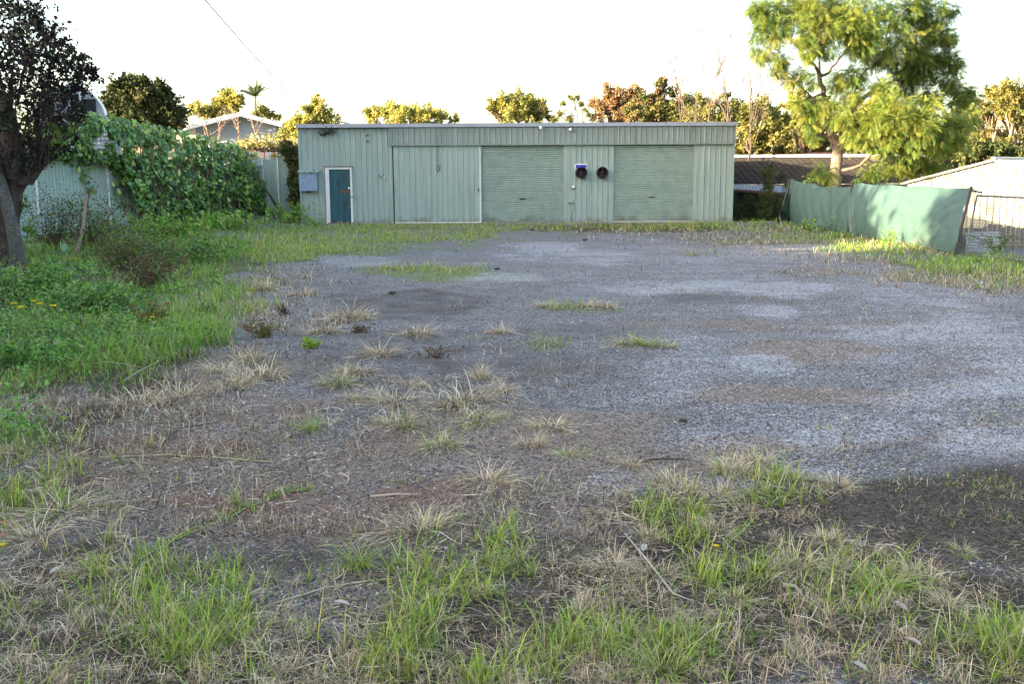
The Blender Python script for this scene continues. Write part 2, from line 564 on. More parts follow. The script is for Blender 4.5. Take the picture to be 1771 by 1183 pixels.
def grow(a, b, h0, g):
    o = [a]; h = h0
    while o[-1] < b:
        o.append(o[-1] + h); h *= g
    return o


ys = [-400, -200, -100, -50, -25, -12, -5, -1, 0.8]
ys = ys + grow(1.5, 42, 0.035, 1.0042) + grow(42.6, 1400, 0.7, 1.13)
xp = grow(13, 1400, 0.25, 1.13)
xs = [-x for x in xp[::-1]] + list(np.arange(-12.9, 12.9, 0.075)) + xp
GX, GY = np.meshgrid(np.array(xs), np.array(ys))
GZ = gz(GX, GY)
gv = np.stack([GX, GY, GZ], -1).reshape(-1, 3)
pxg, pyg = proj(gv * np.array([1, 1, 0]))
ok = gv[:, 1] > 1.0
pxg = np.where(ok, np.clip(pxg, -500, 2300), 885); pyg = np.where(ok, np.clip(pyg, 335, 1400), 1250)
ny_, nx_ = GX.shape
idx = np.arange(ny_ * nx_).reshape(ny_, nx_)
q = np.stack([idx[:-1, :-1], idx[:-1, 1:], idx[1:, 1:], idx[1:, :-1]], -1).reshape(-1, 4)
tt = np.concatenate([q[:, [0, 1, 2]], q[:, [0, 2, 3]]])
z1 = np.stack([ell(pxg, pyg, PALE, 1.3, 0.35), ell(pxg, pyg, BROWN), ell(pxg, pyg, DARKS)], -1)
far = sm(45, 60, gv[:, 1])
z2 = np.stack([ell(pxg, pyg, RED), np.maximum(ell(pxg, pyg, MOSS), far), sm(9, 14, gv[:, 0] - 0 * far)], -1)

GM, nt, b, out = newmat('gravel_and_soil')
za = N(nt, 'ShaderNodeAttribute', attribute_name='Col'); zb = N(nt, 'ShaderNodeAttribute', attribute_name='Zone')
sa = nt.nodes.new('ShaderNodeSeparateColor'); nt.links.new(za.outputs['Color'], sa.inputs[0])
sb = nt.nodes.new('ShaderNodeSeparateColor'); nt.links.new(zb.outputs['Color'], sb.inputs[0])
tc = nt.nodes.new('ShaderNodeTexCoord')


def voro(scale, feat='F1'):
    v = N(nt, 'ShaderNodeTexVoronoi', Scale=scale, feature=feat)
    nt.links.new(tc.outputs['Object'], v.inputs['Vector'])
    return v


v0 = voro(170); v1 = voro(85); v2 = voro(38); v3 = voro(9)


def sepc(v):
    q_ = nt.nodes.new('ShaderNodeSeparateColor'); nt.links.new(v.outputs['Color'], q_.inputs[0]); return q_


def math2(op, a_, b_):
    m1 = N(nt, 'ShaderNodeMath', operation=op)
    for i_, v_ in enumerate((a_, b_)):
        if isinstance(v_, (int, float)): m1.inputs[i_].default_value = v_
        else: nt.links.new(v_, m1.inputs[i_])
    return m1.outputs[0]


s0 = sepc(v0); s1 = sepc(v1); s2 = sepc(v2); s3 = sepc(v3)
nm = noise(nt, 2.2, 6, 0.65); nl = noise(nt, 0.55, 5, 0.6); nst = noise(nt, 1.4, 7, 0.72, stretch=(0.45, 1.4, 1)); nf = noise(nt, 60, 4, 0.75)
# grain: sum of cell randoms on four scales, 0..1
g = math2('MULTIPLY', s0.outputs[0], 0.44)
g = math2('ADD', g, math2('MULTIPLY', s1.outputs[0], 0.38))
g = math2('ADD', g, math2('MULTIPLY', s2.outputs[0], 0.14))
g = math2('ADD', g, math2('MULTIPLY', s3.outputs[0], 0.04))


def grainmask(zone, nz, gain, bias):
    """zone share of grains: zone 0..1 and broad noise move the threshold that each grain is compared with"""
    t_ = math2('ADD', math2('MULTIPLY', zone, gain), math2('ADD', math2('MULTIPLY', nz, 0.9), bias))
    t_ = math2('ADD', t_, math2('MULTIPLY', math2('SUBTRACT', g, 0.5), 0.9))
    return ramp(nt, t_, [(0.36, 0), (0.70, 1)])


def duo(lo, hi): return mixc(nt, ramp(nt, g, [(0.32, 0), (0.70, 1)]), lo, hi)


stone = ramp(nt, g, [(0.25, (0.022, 0.022, 0.024)), (0.42, (0.075, 0.073, 0.076)), (0.54, (0.155, 0.15, 0.152)), (0.66, (0.27, 0.26, 0.26)), (0.78, (0.52, 0.50, 0.48))])
stone = mixc(nt, ramp(nt, s1.outputs[1], [(0.6, 0), (0.95, 0.5)]), stone, (0.16, 0.105, 0.08))
stone = mixc(nt, ramp(nt, nl, [(0.35, 0), (0.7, 0.35)]), stone, (0.10, 0.095, 0.095))
col = stone
chip = voro(80); sc_ = sepc(chip)
col = mixc(nt, ramp(nt, sc_.outputs[2], [(0.975, 0), (0.98, 0.5)]), col, (0.5, 0.49, 0.47))
col = mixc(nt, math2('MULTIPLY', grainmask(sa.outputs[1], nm, 0.65, -0.28), 0.78), col, duo((0.065, 0.042, 0.028), (0.33, 0.235, 0.165)))
col = mixc(nt, math2('MULTIPLY', grainmask(sa.outputs[0], nst, 0.56, -0.33), 0.72), col, duo((0.15, 0.142, 0.15), (0.56, 0.535, 0.545)))
col = mixc(nt, math2('MULTIPLY', grainmask(sb.outputs[0], nm, 0.50, -0.42), 0.6), col, duo((0.09, 0.045, 0.028), (0.26, 0.135, 0.085)))
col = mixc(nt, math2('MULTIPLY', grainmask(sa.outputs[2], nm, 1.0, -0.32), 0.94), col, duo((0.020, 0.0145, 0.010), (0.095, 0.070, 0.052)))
col = mixc(nt, math2('MULTIPLY', grainmask(sb.outputs[1], nm, 0.6, -0.38), 0.75), col, duo((0.07, 0.09, 0.025), (0.22, 0.25, 0.08)))
nt.links.new(col, b.inputs['Base Color'])
b.inputs['Roughness'].default_value = 0.95
b.inputs['Specular IOR Level'].default_value = 0.12
nt.links.new(bump(nt, g, 0.35, 0.012), b.inputs['Normal'])

ground = tri_mesh('ground', gv, tt, z1, GM, smooth=True)
a = ground.data.color_attributes.new('Zone', 'FLOAT_COLOR', 'POINT')
c4 = np.ones((len(gv), 4), np.float32); c4[:, :3] = z2
a.data.foreach_set('color', c4.ravel())
tag(ground, kind='structure')


# ------------------------------------------------------------------ grass, straw, gravel (stuff)
def sample_px(n, x0, x1, y0, y1, rng=RNG):
    px = x0 + rng.random(n) * (x1 - x0); py = y0 + rng.random(n) * (y1 - y0)
    return px, py


def on_ground(px, py):
    P = gat(px, py)
    P[:, 2] = gz(P[:, 0], P[:, 1])
    return P


BT = [blade_template(b_, 3, c_) for b_, c_ in ((0.15, 0.02), (0.35, -0.05), (0.55, 0.08), (0.8, -0.1), (1.0, 0.15), (0.3, 0.1))]
PALG = np.array([(0.20, 0.34, 0.04), (0.28, 0.44, 0.055), (0.38, 0.52, 0.08), (0.15, 0.27, 0.04), (0.46, 0.50, 0.12)])
PALY = np.array([(0.34, 0.38, 0.07), (0.42, 0.46, 0.10), (0.28, 0.36, 0.07), (0.48, 0.45, 0.16), (0.52, 0.45, 0.24)])
DRYT0 = np.array([(0.55, 0.50, 0.30)])
PALL = np.array([(0.10, 0.26, 0.035), (0.16, 0.36, 0.05), (0.22, 0.42, 0.06), (0.06, 0.16, 0.03), (0.32, 0.46, 0.09), (0.38, 0.38, 0.15)])
PALD = np.array([(0.50, 0.41, 0.29), (0.36, 0.28, 0.20), (0.66, 0.57, 0.43), (0.20, 0.145, 0.10), (0.50, 0.39, 0.25), (0.12, 0.085, 0.06)])


def blades(P, h, w, pal, rng=RNG, tilt=0.35, cvar=0.25):
    """h, w arrays"""
    n = len(P); parts = []
    which = rng.integers(0, len(BT), n)
    for k, (tv, tf, tcol) in enumerate(BT):
        i = np.where(which == k)[0]
        if len(i) == 0: continue
        M = rot_euler(len(i), -np.abs(rng.normal(size=len(i)) * tilt), rng)
        S = np.stack([w[i], h[i], h[i]], -1)
        c = pal[rng.integers(0, len(pal), len(i))] * (1 + (rng.random((len(i), 1)) - 0.5) * 2 * cvar)
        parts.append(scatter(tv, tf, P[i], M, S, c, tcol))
    return merge(parts)


def strands(P, L, w, pal, rng=RNG):
    parts = []; n = len(P)
    which = rng.integers(0, 5, n)
    for k, bd in enumerate((0.03, 0.12, -0.15, 0.32, -0.28)):
        i = np.where(which == k)[0]
        tv4, tf = strand_template(bd)
        m = len(i)
        a = rng.random(m) * 2 * math.pi
        # width applied as separate axis
        vx = tv4[None, :, 0] * L[i][:, None] + tv4[None, :, 3] * w[i][:, None]
        vy = tv4[None, :, 1] * L[i][:, None]
        tl = rng.normal(size=m) * 0.13
        vz = tv4[None, :, 2] * L[i][:, None] * (rng.random(m)[:, None] * 1.2) + vy * tl[:, None] + tv4[None, :, 3] * w[i][:, None] * 0.5
        ca, sa_ = np.cos(a)[:, None], np.sin(a)[:, None]
        X = vx * ca - vy * sa_ + P[i, 0][:, None]
        Y = vx * sa_ + vy * ca + P[i, 1][:, None]
        Z = np.abs(vz) + P[i, 2][:, None] + 0.004
        V = np.stack([X, Y, Z], -1).reshape(-1, 3)
        T = (tf[None] + (np.arange(m) * len(tv4))[:, None, None]).reshape(-1, 3)
        c = pal[rng.integers(0, len(pal), m)] * (0.6 + rng.random((m, 1)) * 0.7)
        C = np.repeat(c, len(tv4), axis=0)
        parts.append((V, T, C))
    return merge(parts)


def clumpy(P, scale, thr, soft=0.12, seed=0.0):
    return sm(thr - soft, thr + soft, fbm(P[:, 0] * scale + seed, P[:, 1] * scale + seed * 1.7, 3))


# foreground litter of dry straw
FORE = [(300, 1120, 520, 150, .8), (900, 1140, 620, 150, .85), (1230, 960, 200, 130, .75), (1340, 850, 140, 55, .8), (1500, 1130, 420, 120, .8), (1500, 1000, 180, 70, .5),
        (100, 880, 220, 120, .8), (60, 760, 200, 60, .9), (900, 990, 420, 80, .8), (1100, 880, 100, 60, .5), (-150, 1000, 400, 300, 1), (1900, 1130, 300, 200, 1)]
DRYMID = [(420, 560, 170, 60, .6), (640, 700, 260, 60, .3), (200, 700, 300, 50, .9), (330, 640, 220, 40, .7), (430, 520, 160, 40, .8), (480, 490, 130, 22, .7), (600, 660, 200, 50, .35), (260, 800, 300, 90, .45),
          (560, 590, 180, 40, .35), (840, 660, 180, 60, .2), (700, 900, 500, 60, .45), (1190, 402, 230, 16, 1), (1380, 420, 230, 20, 1), (1600, 470, 230, 24, .9), (1480, 440, 150, 20, 1),
          (1750, 510, 120, 18, .9), (850, 525, 120, 10, .3), (1040, 530, 60, 6, .6), (150, 440, 180, 40, .7), (1100, 540, 800, 150, .05), (1350, 780, 150, 20, .3)]
parts = []
px, py = sample_px(260000, -350, 2100, 700, 1330)
P = on_ground(px, py)
d = ell(px, py, FORE) * (0.14 + 0.86 * clumpy(P, 2.6, 0.53, 0.07)) + ell(px, py, DRYMID) * 0.35
k = RNG.random(len(px)) < d * 0.85
P = P[k]; dist = P[:, 1]
L = (0.025 + RNG.random(len(P)) ** 3.5 * 0.17); w = (0.0009 + 0.0018 * RNG.random(len(P)) ** 1.8) * (dist / 3.5) ** 0.7
straw = strands(P, L, w, np.concatenate([PALD * 1.25, PALD * 0.35]))
# dense little dry tussocks that knit the straw together
pq, pr = sample_px(2600, -350, 2100, 770, 1330)
Pn = on_ground(pq, pr)
Pn = Pn[RNG.random(len(Pn)) < ell(pq, pr, FORE) * (0.15 + 0.7 * clumpy(Pn, 1.5, 0.52, 0.07, 27.0))]
nn2 = 34
Qn = np.repeat(Pn, nn2, axis=0); rsz = np.repeat(0.5 + RNG.random(len(Pn)), nn2)
Qn = Qn + RNG.normal(size=Qn.shape) * [0.016, 0.016, 0] * rsz[:, None]
cp = np.repeat(0.55 + 0.7 * RNG.random((len(Pn), 1)), nn2, axis=0)
tus = blades(Qn, (0.03 + 0.06 * RNG.random(len(Qn))) * rsz, 0.0014 + 0.0016 * RNG.random(len(Qn)), np.concatenate([PALD[:3], PALD[[4, 4]]]), tilt=0.95)
tus = (tus[0], tus[1], tus[2] * 1.1)
straw = merge([straw, tus])
tag(tri_mesh('straw_litter', *straw, STRAWM), 'matted dry straw lying over the soil in the foreground', 'dry grass', kind='stuff')

px, py = sample_px(150000, -350, 2100, 385, 930)
P = on_ground(px, py)
d = ell(px, py, DRYMID) * (0.15 + 0.85 * clumpy(P, 1.2, 0.5, 0.1, 4.0))
k = RNG.random(len(px)) < d * 1.0
P = P[k]; dist = P[:, 1]
n = len(P)
h = (0.03 + 0.11 * RNG.random(n)) * (0.7 + 0.03 * dist); w = (0.0022 + 0.002 * RNG.random(n)) * (dist / 4) ** 0.9
dry = blades(P, h, w, PALD, tilt=0.8)
px, py = sample_px(260000, -300, 2100, 384, 600)
P = on_ground(px, py)
DRYFAR = [(1190, 402, 230, 15, 1), (1380, 420, 230, 18, 1), (1620, 472, 230, 24, .9), (1480, 440, 150, 18, 1), (1760, 500, 140, 22, 1), (1300, 396, 120, 10, .8), (1050, 398, 160, 8, .7),
          (430, 500, 130, 26, .9), (370, 540, 120, 24, .7), (520, 470, 110, 14, .6), (470, 560, 100, 20, .6), (600, 545, 60, 14, .6), (250, 470, 110, 30, .6), (850, 400, 120, 5, .5), (330, 600, 110, 20, .6)]
d = ell(px, py, DRYFAR) * (0.08 + 0.92 * clumpy(P, 1.0, 0.47, 0.09, 44.0))
k = (RNG.random(len(px)) < d * 0.62) & ((P[:, 1] < 35.2) | (P[:, 0] > 7.9)) & (P[:, 1] < 40)
P = P[k]; n = len(P)
dry2 = blades(P, (0.04 + 0.13 * RNG.random(n)), (0.0035 + 0.003 * RNG.random(n)) * (P[:, 1] / 10) ** 0.8, PALD * 1.1, tilt=0.85)
dry = merge([dry, dry2])
tag(tri_mesh('dry_grass', *dry, STRAWM), 'short bleached dry grass scattered over the gravel and along its edges', 'dry grass', kind='stuff')

# foreground green (kikuyu shoots in clusters)
GREENF = [(380, 1090, 320, 110, .9), (150, 1120, 250, 90, .8), (330, 1000, 130, 50, .6), (720, 1040, 110, 120, .9), (640, 1150, 160, 60, .9), (860, 960, 70, 60, .8), (780, 1030, 90, 70, .5),
          (1050, 1130, 170, 70, .9), (900, 1160, 900, 50, .7), (1280, 1150, 260, 70, .8), (1200, 920, 110, 80, .8), (1320, 850, 130, 50, .8), (1260, 1000, 160, 70, .6), (1440, 1060, 100, 60, .5),
          (1500, 990, 90, 40, .5), (1560, 1150, 200, 60, .5), (1700, 1120, 120, 60, .6), (60, 780, 130, 60, .9), (30, 860, 110, 60, .7), (240, 780, 130, 25, .35), (1480, 1010, 120, 40, .4), (-200, 1000, 250, 200, .8),
          (1950, 1100, 150, 150, .6), (420, 880, 170, 12, .2), (1150, 1060, 120, 50, .35)]
px, py = sample_px(150000, -300, 2070, 720, 1330)
P = on_ground(px, py)
d = np.maximum(ell(px, py, GREENF) * (0.05 + 0.95 * clumpy(P, 3.0, 0.55, 0.05, 9.0)), ell(px, py, [(700, 1040, 60, 110, 1), (665, 1130, 60, 50, 1), (870, 950, 38, 50, .9), (800, 1010, 70, 45, .5), (1190, 925, 60, 40, .9), (1265, 1005, 80, 30, .8), (330, 1060, 90, 80, .8), (1340, 825, 50, 22, .8)]))
k = RNG.random(len(px)) < d * 0.52
P0_ = P[k]
P1_ = P0_[RNG.random(len(P0_)) < 0.19]
rep_ = 7
P = np.repeat(P1_, rep_, axis=0) + RNG.normal(size=(len(P1_) * rep_, 3)) * [0.006, 0.006, 0]
n = len(P)
h = (0.04 + 0.13 * RNG.random(n) ** 1.5) * np.repeat(0.6 + 0.9 * RNG.random(len(P1_)), rep_)
w = (0.003 + 0.0032 * RNG.random(n)) * (P[:, 1] / 3.5) ** 0.5
g1 = blades(P, h, w, np.concatenate([PALG, PALG, PALY[:4], DRYT0]), tilt=0.8)
# mixed dry uprights
k2 = RNG.random(n) < 0.35
g2 = blades(P[k2] + RNG.normal(size=(k2.sum(), 3)) * [0.05, 0.05, 0], h[k2] * 0.9, w[k2] * 0.8, PALD * 1.15, tilt=1.0)
tag(tri_mesh('foreground_grass', *merge([g1, g2]), GRASSM), 'bright green grass shoots growing through straw in the foreground', 'grass', kind='stuff')
# thin short green cover in foreground
px, py = sample_px(60000, -300, 2070, 780, 1330)
P = on_ground(px, py)
d = ell(px, py, FORE) * clumpy(P, 2.0, 0.48, 0.1, 14.0)
k = RNG.random(len(px)) < d * 0.33
P = P[k]; n = len(P)
g3 = blades(P, 0.02 + 0.045 * RNG.random(n), (0.002 + 0.0025 * RNG.random(n)), np.concatenate([PALL, PALG]), tilt=0.8)
tag(tri_mesh('short_grass', *g3, GRASSM), 'short thin green grass between the dead straw', 'grass', kind='stuff')

# lush grass on the left
LUSH = [(70, 470, 190, 44, 1), (60, 448, 160, 26, 1), (60, 540, 230, 110, 1), (0, 640, 200, 80, 1), (200, 520, 130, 70, .8), (290, 590, 150, 30, .6), (-150, 600, 300, 200, 1), (330, 430, 90, 40, .7), (120, 610, 220, 60, .9)]
px, py = sample_px(110000, -500, 560, 395, 780)
P = on_ground(px, py)
d = ell(px, py, LUSH) * (0.3 + 0.7 * clumpy(P, 1.2, 0.42, 0.12, 3.0))
k = RNG.random(len(px)) < d * 0.8
P = P[k]; n = len(P)
h = (0.05 + 0.24 * RNG.random(n)) * (0.35 + 1.1 * clumpy(P, 0.9, 0.5, 0.18, 8.0)); w = (0.003 + 0.003 * RNG.random(n)) * (P[:, 1] / 7) ** 0.75
wd_ = clumpy(P, 1.1, 0.5, 0.06, 33.0) > RNG.random(n)
gi = ~wd_ | (RNG.random(n) < 0.25)
l1 = blades(P[gi], h[gi], w[gi], np.concatenate([PALL, PALG[:3]]), tilt=0.6)
i = wd_
Q = np.repeat(P[i], 2, axis=0); hh_ = np.repeat(h[i], 2)
Q = Q + RNG.normal(size=Q.shape) * [0.03, 0.03, 0] + np.array([0, 0, 1.0]) * (hh_ * RNG.random(len(Q)) * 1.0)[:, None]
WEEDP = np.array([(0.09, 0.22, 0.045), (0.13, 0.29, 0.06), (0.19, 0.36, 0.08), (0.05, 0.13, 0.035), (0.22, 0.32, 0.13)])
l2 = scatter(*LEAF2, Q, rot_rand(len(Q)), 0.015 + 0.035 * RNG.random(len(Q)), WEEDP[RNG.integers(0, 5, len(Q))])
j = RNG.random(n) < 0.10
l3 = blades(P[j], h[j] * 1.2, w[j] * 0.8, PALD, tilt=0.9)
l1 = merge([l1, l3])
tag(tri_mesh('lush_grass', *merge([l1, l2]), GRASSM), 'tall lush dark green grass and weeds at the left edge', 'grass', kind='stuff')

# grass beside the fence, in front of the shed and on the right
MIDG = [(100, 445, 200, 25, .9), (330, 410, 130, 26, 1), (480, 400, 180, 20, 1), (620, 408, 200, 19, 1), (700, 398, 180, 14, 1), (420, 440, 180, 28, .95), (560, 430, 180, 16, .8), (330, 500, 110, 60, .8), (740, 470, 110, 14, .55), (790, 410, 70, 8, .8),
        (320, 480, 90, 40, .7), (900, 393, 430, 8, 1), (1080, 391, 260, 8, 1), (1250, 388, 150, 9, 1), (700, 391, 240, 8, 1), (300, 580, 130, 30, .5), (380, 540, 120, 20, .4)]
RIGHTG = [(1330, 395, 90, 10, 1), (1430, 405, 100, 12, .9), (1540, 430, 130, 14, .8), (1700, 465, 130, 22, 1), (1620, 450, 80, 12, .8), (1800, 480, 120, 30, 1), (1230, 440, 60, 4, .3),
          (1520, 445, 80, 8, .5), (1000, 532, 60, 7, .5), (1220, 388, 60, 5, .8), (940, 600, 40, 8, .3)]
px, py = sample_px(300000, -200, 2100, 378, 640)
P = on_ground(px, py)
dm = ell(px, py, MIDG) * (0.25 + 0.75 * clumpy(P, 0.9, 0.45, 0.12, 6.0)); dr = ell(px, py, RIGHTG) * (0.25 + 0.75 * clumpy(P, 0.9, 0.45, 0.12, 16.0))
ins = (P[:, 1] < 35.2) | (P[:, 0] < -7.9) | (P[:, 0] > 7.9)
k = (RNG.random(len(px)) < np.maximum(dm, dr) * np.where(py < 470, 1.0, 0.7)) & ins & (P[:, 1] < 46)
P = P[k]; n = len(P); lushk = px[k] < 540
h = (0.05 + 0.17 * RNG.random(n)) * np.where(lushk, 1.35, 1.0); w = (0.006 + 0.005 * RNG.random(n)) * (P[:, 1] / 12) ** 0.8
isr = px[k] > 1200
isl = (px[k] < 420) | ((py[k] < 400) & (px[k] < 560))
ms = [blades(P[isr], h[isr], w[isr], np.concatenate([PALL, PALG]), tilt=0.45), blades(P[isl], h[isl], w[isl], np.concatenate([PALL, PALG[:3]]), tilt=0.4)]
mm = ~isr & ~isl
ms.append(blades(P[mm], h[mm] * 0.9, w[mm], np.concatenate([PALY, PALG]), tilt=0.4))
tag(tri_mesh('yard_edge_grass', *merge(ms), GRASSM), 'green grass growing along the fence and in front of the shed', 'grass', kind='stuff')

# low ground-cover tufts spread over the gravel
px, py = sample_px(9000, -100, 1950, 400, 900)
P = on_ground(px, py)
d = 0.55 * clumpy(P, 0.55, 0.56, 0.07, 21.0) * clumpy(P, 3.5, 0.6, 0.07, 2.0) + 0.004
k = (RNG.random(len(px)) < d); P = P[k]
rep = 14
Q = np.repeat(P, rep, axis=0) + RNG.normal(size=(len(P) * rep, 3)) * [0.05, 0.07, 0]
Q[:, 2] = gz(Q[:, 0], Q[:, 1]); n = len(Q)
sp = blades(Q, 0.015 + 0.04 * RNG.random(n), (0.0022 + 0.002 * RNG.random(n)) * (Q[:, 1] / 4) ** 0.8, np.concatenate([PALG, PALD, PALD]), tilt=0.8)
tag(tri_mesh('sparse_grass', *sp, GRASSM), 'sparse small grass sprouts coming up through the gravel', 'grass', kind='stuff')

# gravel stones
px, py = sample_px(200000, -250, 2020, 395, 1300)
P = on_ground(px, py)
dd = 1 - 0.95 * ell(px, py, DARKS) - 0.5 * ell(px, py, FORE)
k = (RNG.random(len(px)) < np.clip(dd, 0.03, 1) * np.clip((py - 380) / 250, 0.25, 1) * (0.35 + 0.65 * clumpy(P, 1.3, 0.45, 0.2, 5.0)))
P = P[k]; n = len(P); D = P[:, 1]
sz = (0.0022 + 0.0045 * RNG.random(n) ** 2.2) * (0.72 + 0.085 * D) * (1 - 0.25 * sm(10, 25, D))
redz = ell(px[k], py[k], RED)
pc = np.array([(0.06, 0.065, 0.075), (0.10, 0.105, 0.12), (0.15, 0.15, 0.165), (0.045, 0.047, 0.055), (0.22, 0.215, 0.22), (0.13, 0.10, 0.085), (0.30, 0.29, 0.28)])
c = pc[RNG.choice(7, n, p=[.15, .2, .24, .08, .17, .08, .08])] * (1 + 0.7 * ell(px[k], py[k], PALE))[:, None]
c = np.where((RNG.random(n) < redz * 0.45)[:, None], np.array([[0.22, 0.10, 0.06]]), c)
wh = RNG.random(n) < 0.02
c = np.where(wh[:, None], np.array([[0.62, 0.60, 0.56]]), c)
st = []
wch = RNG.integers(0, 4, n)
for j in range(4):
    tv, tf = stone_template(RNG); i = wch == j
    S = sz[i][:, None] * np.stack([0.8 + 0.6 * RNG.random(i.sum()), 0.8 + 0.6 * RNG.random(i.sum()), 0.5 + 0.3 * RNG.random(i.sum())], -1)
    st.append(scatter(tv, tf, P[i] + [0, 0, 0.001], rot_euler(i.sum(), RNG.normal(size=i.sum()) * 0.2), S, c[i]))
tag(tri_mesh('gravel', *merge(st), STONEM), 'loose grey, brown and white gravel stones over the yard', 'gravel', kind='stuff')


# ------------------------------------------------------------------ individual tufts on the gravel
def tuft_mesh(name, pal, nb, rad, hh, ww, mat, seed, droop=0.9):
    rng = np.random.default_rng(seed)
    a = np.where(rng.random(nb) < 0.55, rng.random(nb) * 2 * math.pi, rng.choice(rng.random(4) * 2 * math.pi, nb) + rng.normal(size=nb) * 0.3)
    r = rad * rng.random(nb) ** 0.5 * 1.3
    P = np.stack([r * np.cos(a), r * np.sin(a), np.zeros(nb) - 0.005], -1)
    parts = []
    wch = rng.integers(0, 3, nb)
    tm = [blade_template(b_, 4, c_) for b_, c_ in ((0.55, 0.05), (0.85, -0.1), (1.1, 0.12))]
    for k_, (tv, tf, tcl) in enumerate(tm):
        i = np.where(wch == k_)[0]
        hd = a[i] + rng.normal(size=len(i)) * 0.7 - math.pi / 2
        tl = -np.clip(np.abs(rng.normal(size=len(i)) * 0.45 + 0.7) * droop, 0, 1.5)
        ca, sa_ = np.cos(hd), np.sin(hd); ct, s_t = np.cos(tl), np.sin(tl)
        M = np.zeros((len(i), 3, 3))
        M[:, 0, 0] = ca; M[:, 0, 1] = -sa_ * ct; M[:, 0, 2] = sa_ * s_t
        M[:, 1, 0] = sa_; M[:, 1, 1] = ca * ct; M[:, 1, 2] = -ca * s_t
        M[:, 2, 1] = s_t; M[:, 2, 2] = ct
        L_ = hh * (0.3 + 1.0 * rng.random(len(i)) ** 1.3)
        S = np.stack([ww * (0.7 + 0.6 * rng.random(len(i))), L_, L_], -1)
        c = pal[rng.integers(0, len(pal), len(i))] * (0.7 + 0.6 * rng.random((len(i), 1)))
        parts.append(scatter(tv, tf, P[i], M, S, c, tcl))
    V, T, C = merge(parts)
    V[:, 2] = np.maximum(V[:, 2], 0.003 + 0.004 * rng.random(len(V)))
    o = tri_mesh(name, V, T, C, mat)
    return o


DRYT = np.array([(0.60, 0.49, 0.33), (0.44, 0.34, 0.22), (0.74, 0.65, 0.48), (0.26, 0.19, 0.13), (0.62, 0.52, 0.30)])
MIXT = np.concatenate([DRYT, PALG[:2]])
kinds = {
    'd': ('tussock_dry', DRYT, 240, 0.07, 0.155, 0.0030, STRAWM),
    'm': ('tussock_mixed', MIXT, 230, 0.07, 0.145, 0.0030, STRAWM),
    'g': ('tussock_green', np.concatenate([PALG, PALG, DRYT[:2]]), 170, 0.05, 0.20, 0.0032, GRASSM),
}
protos = {}
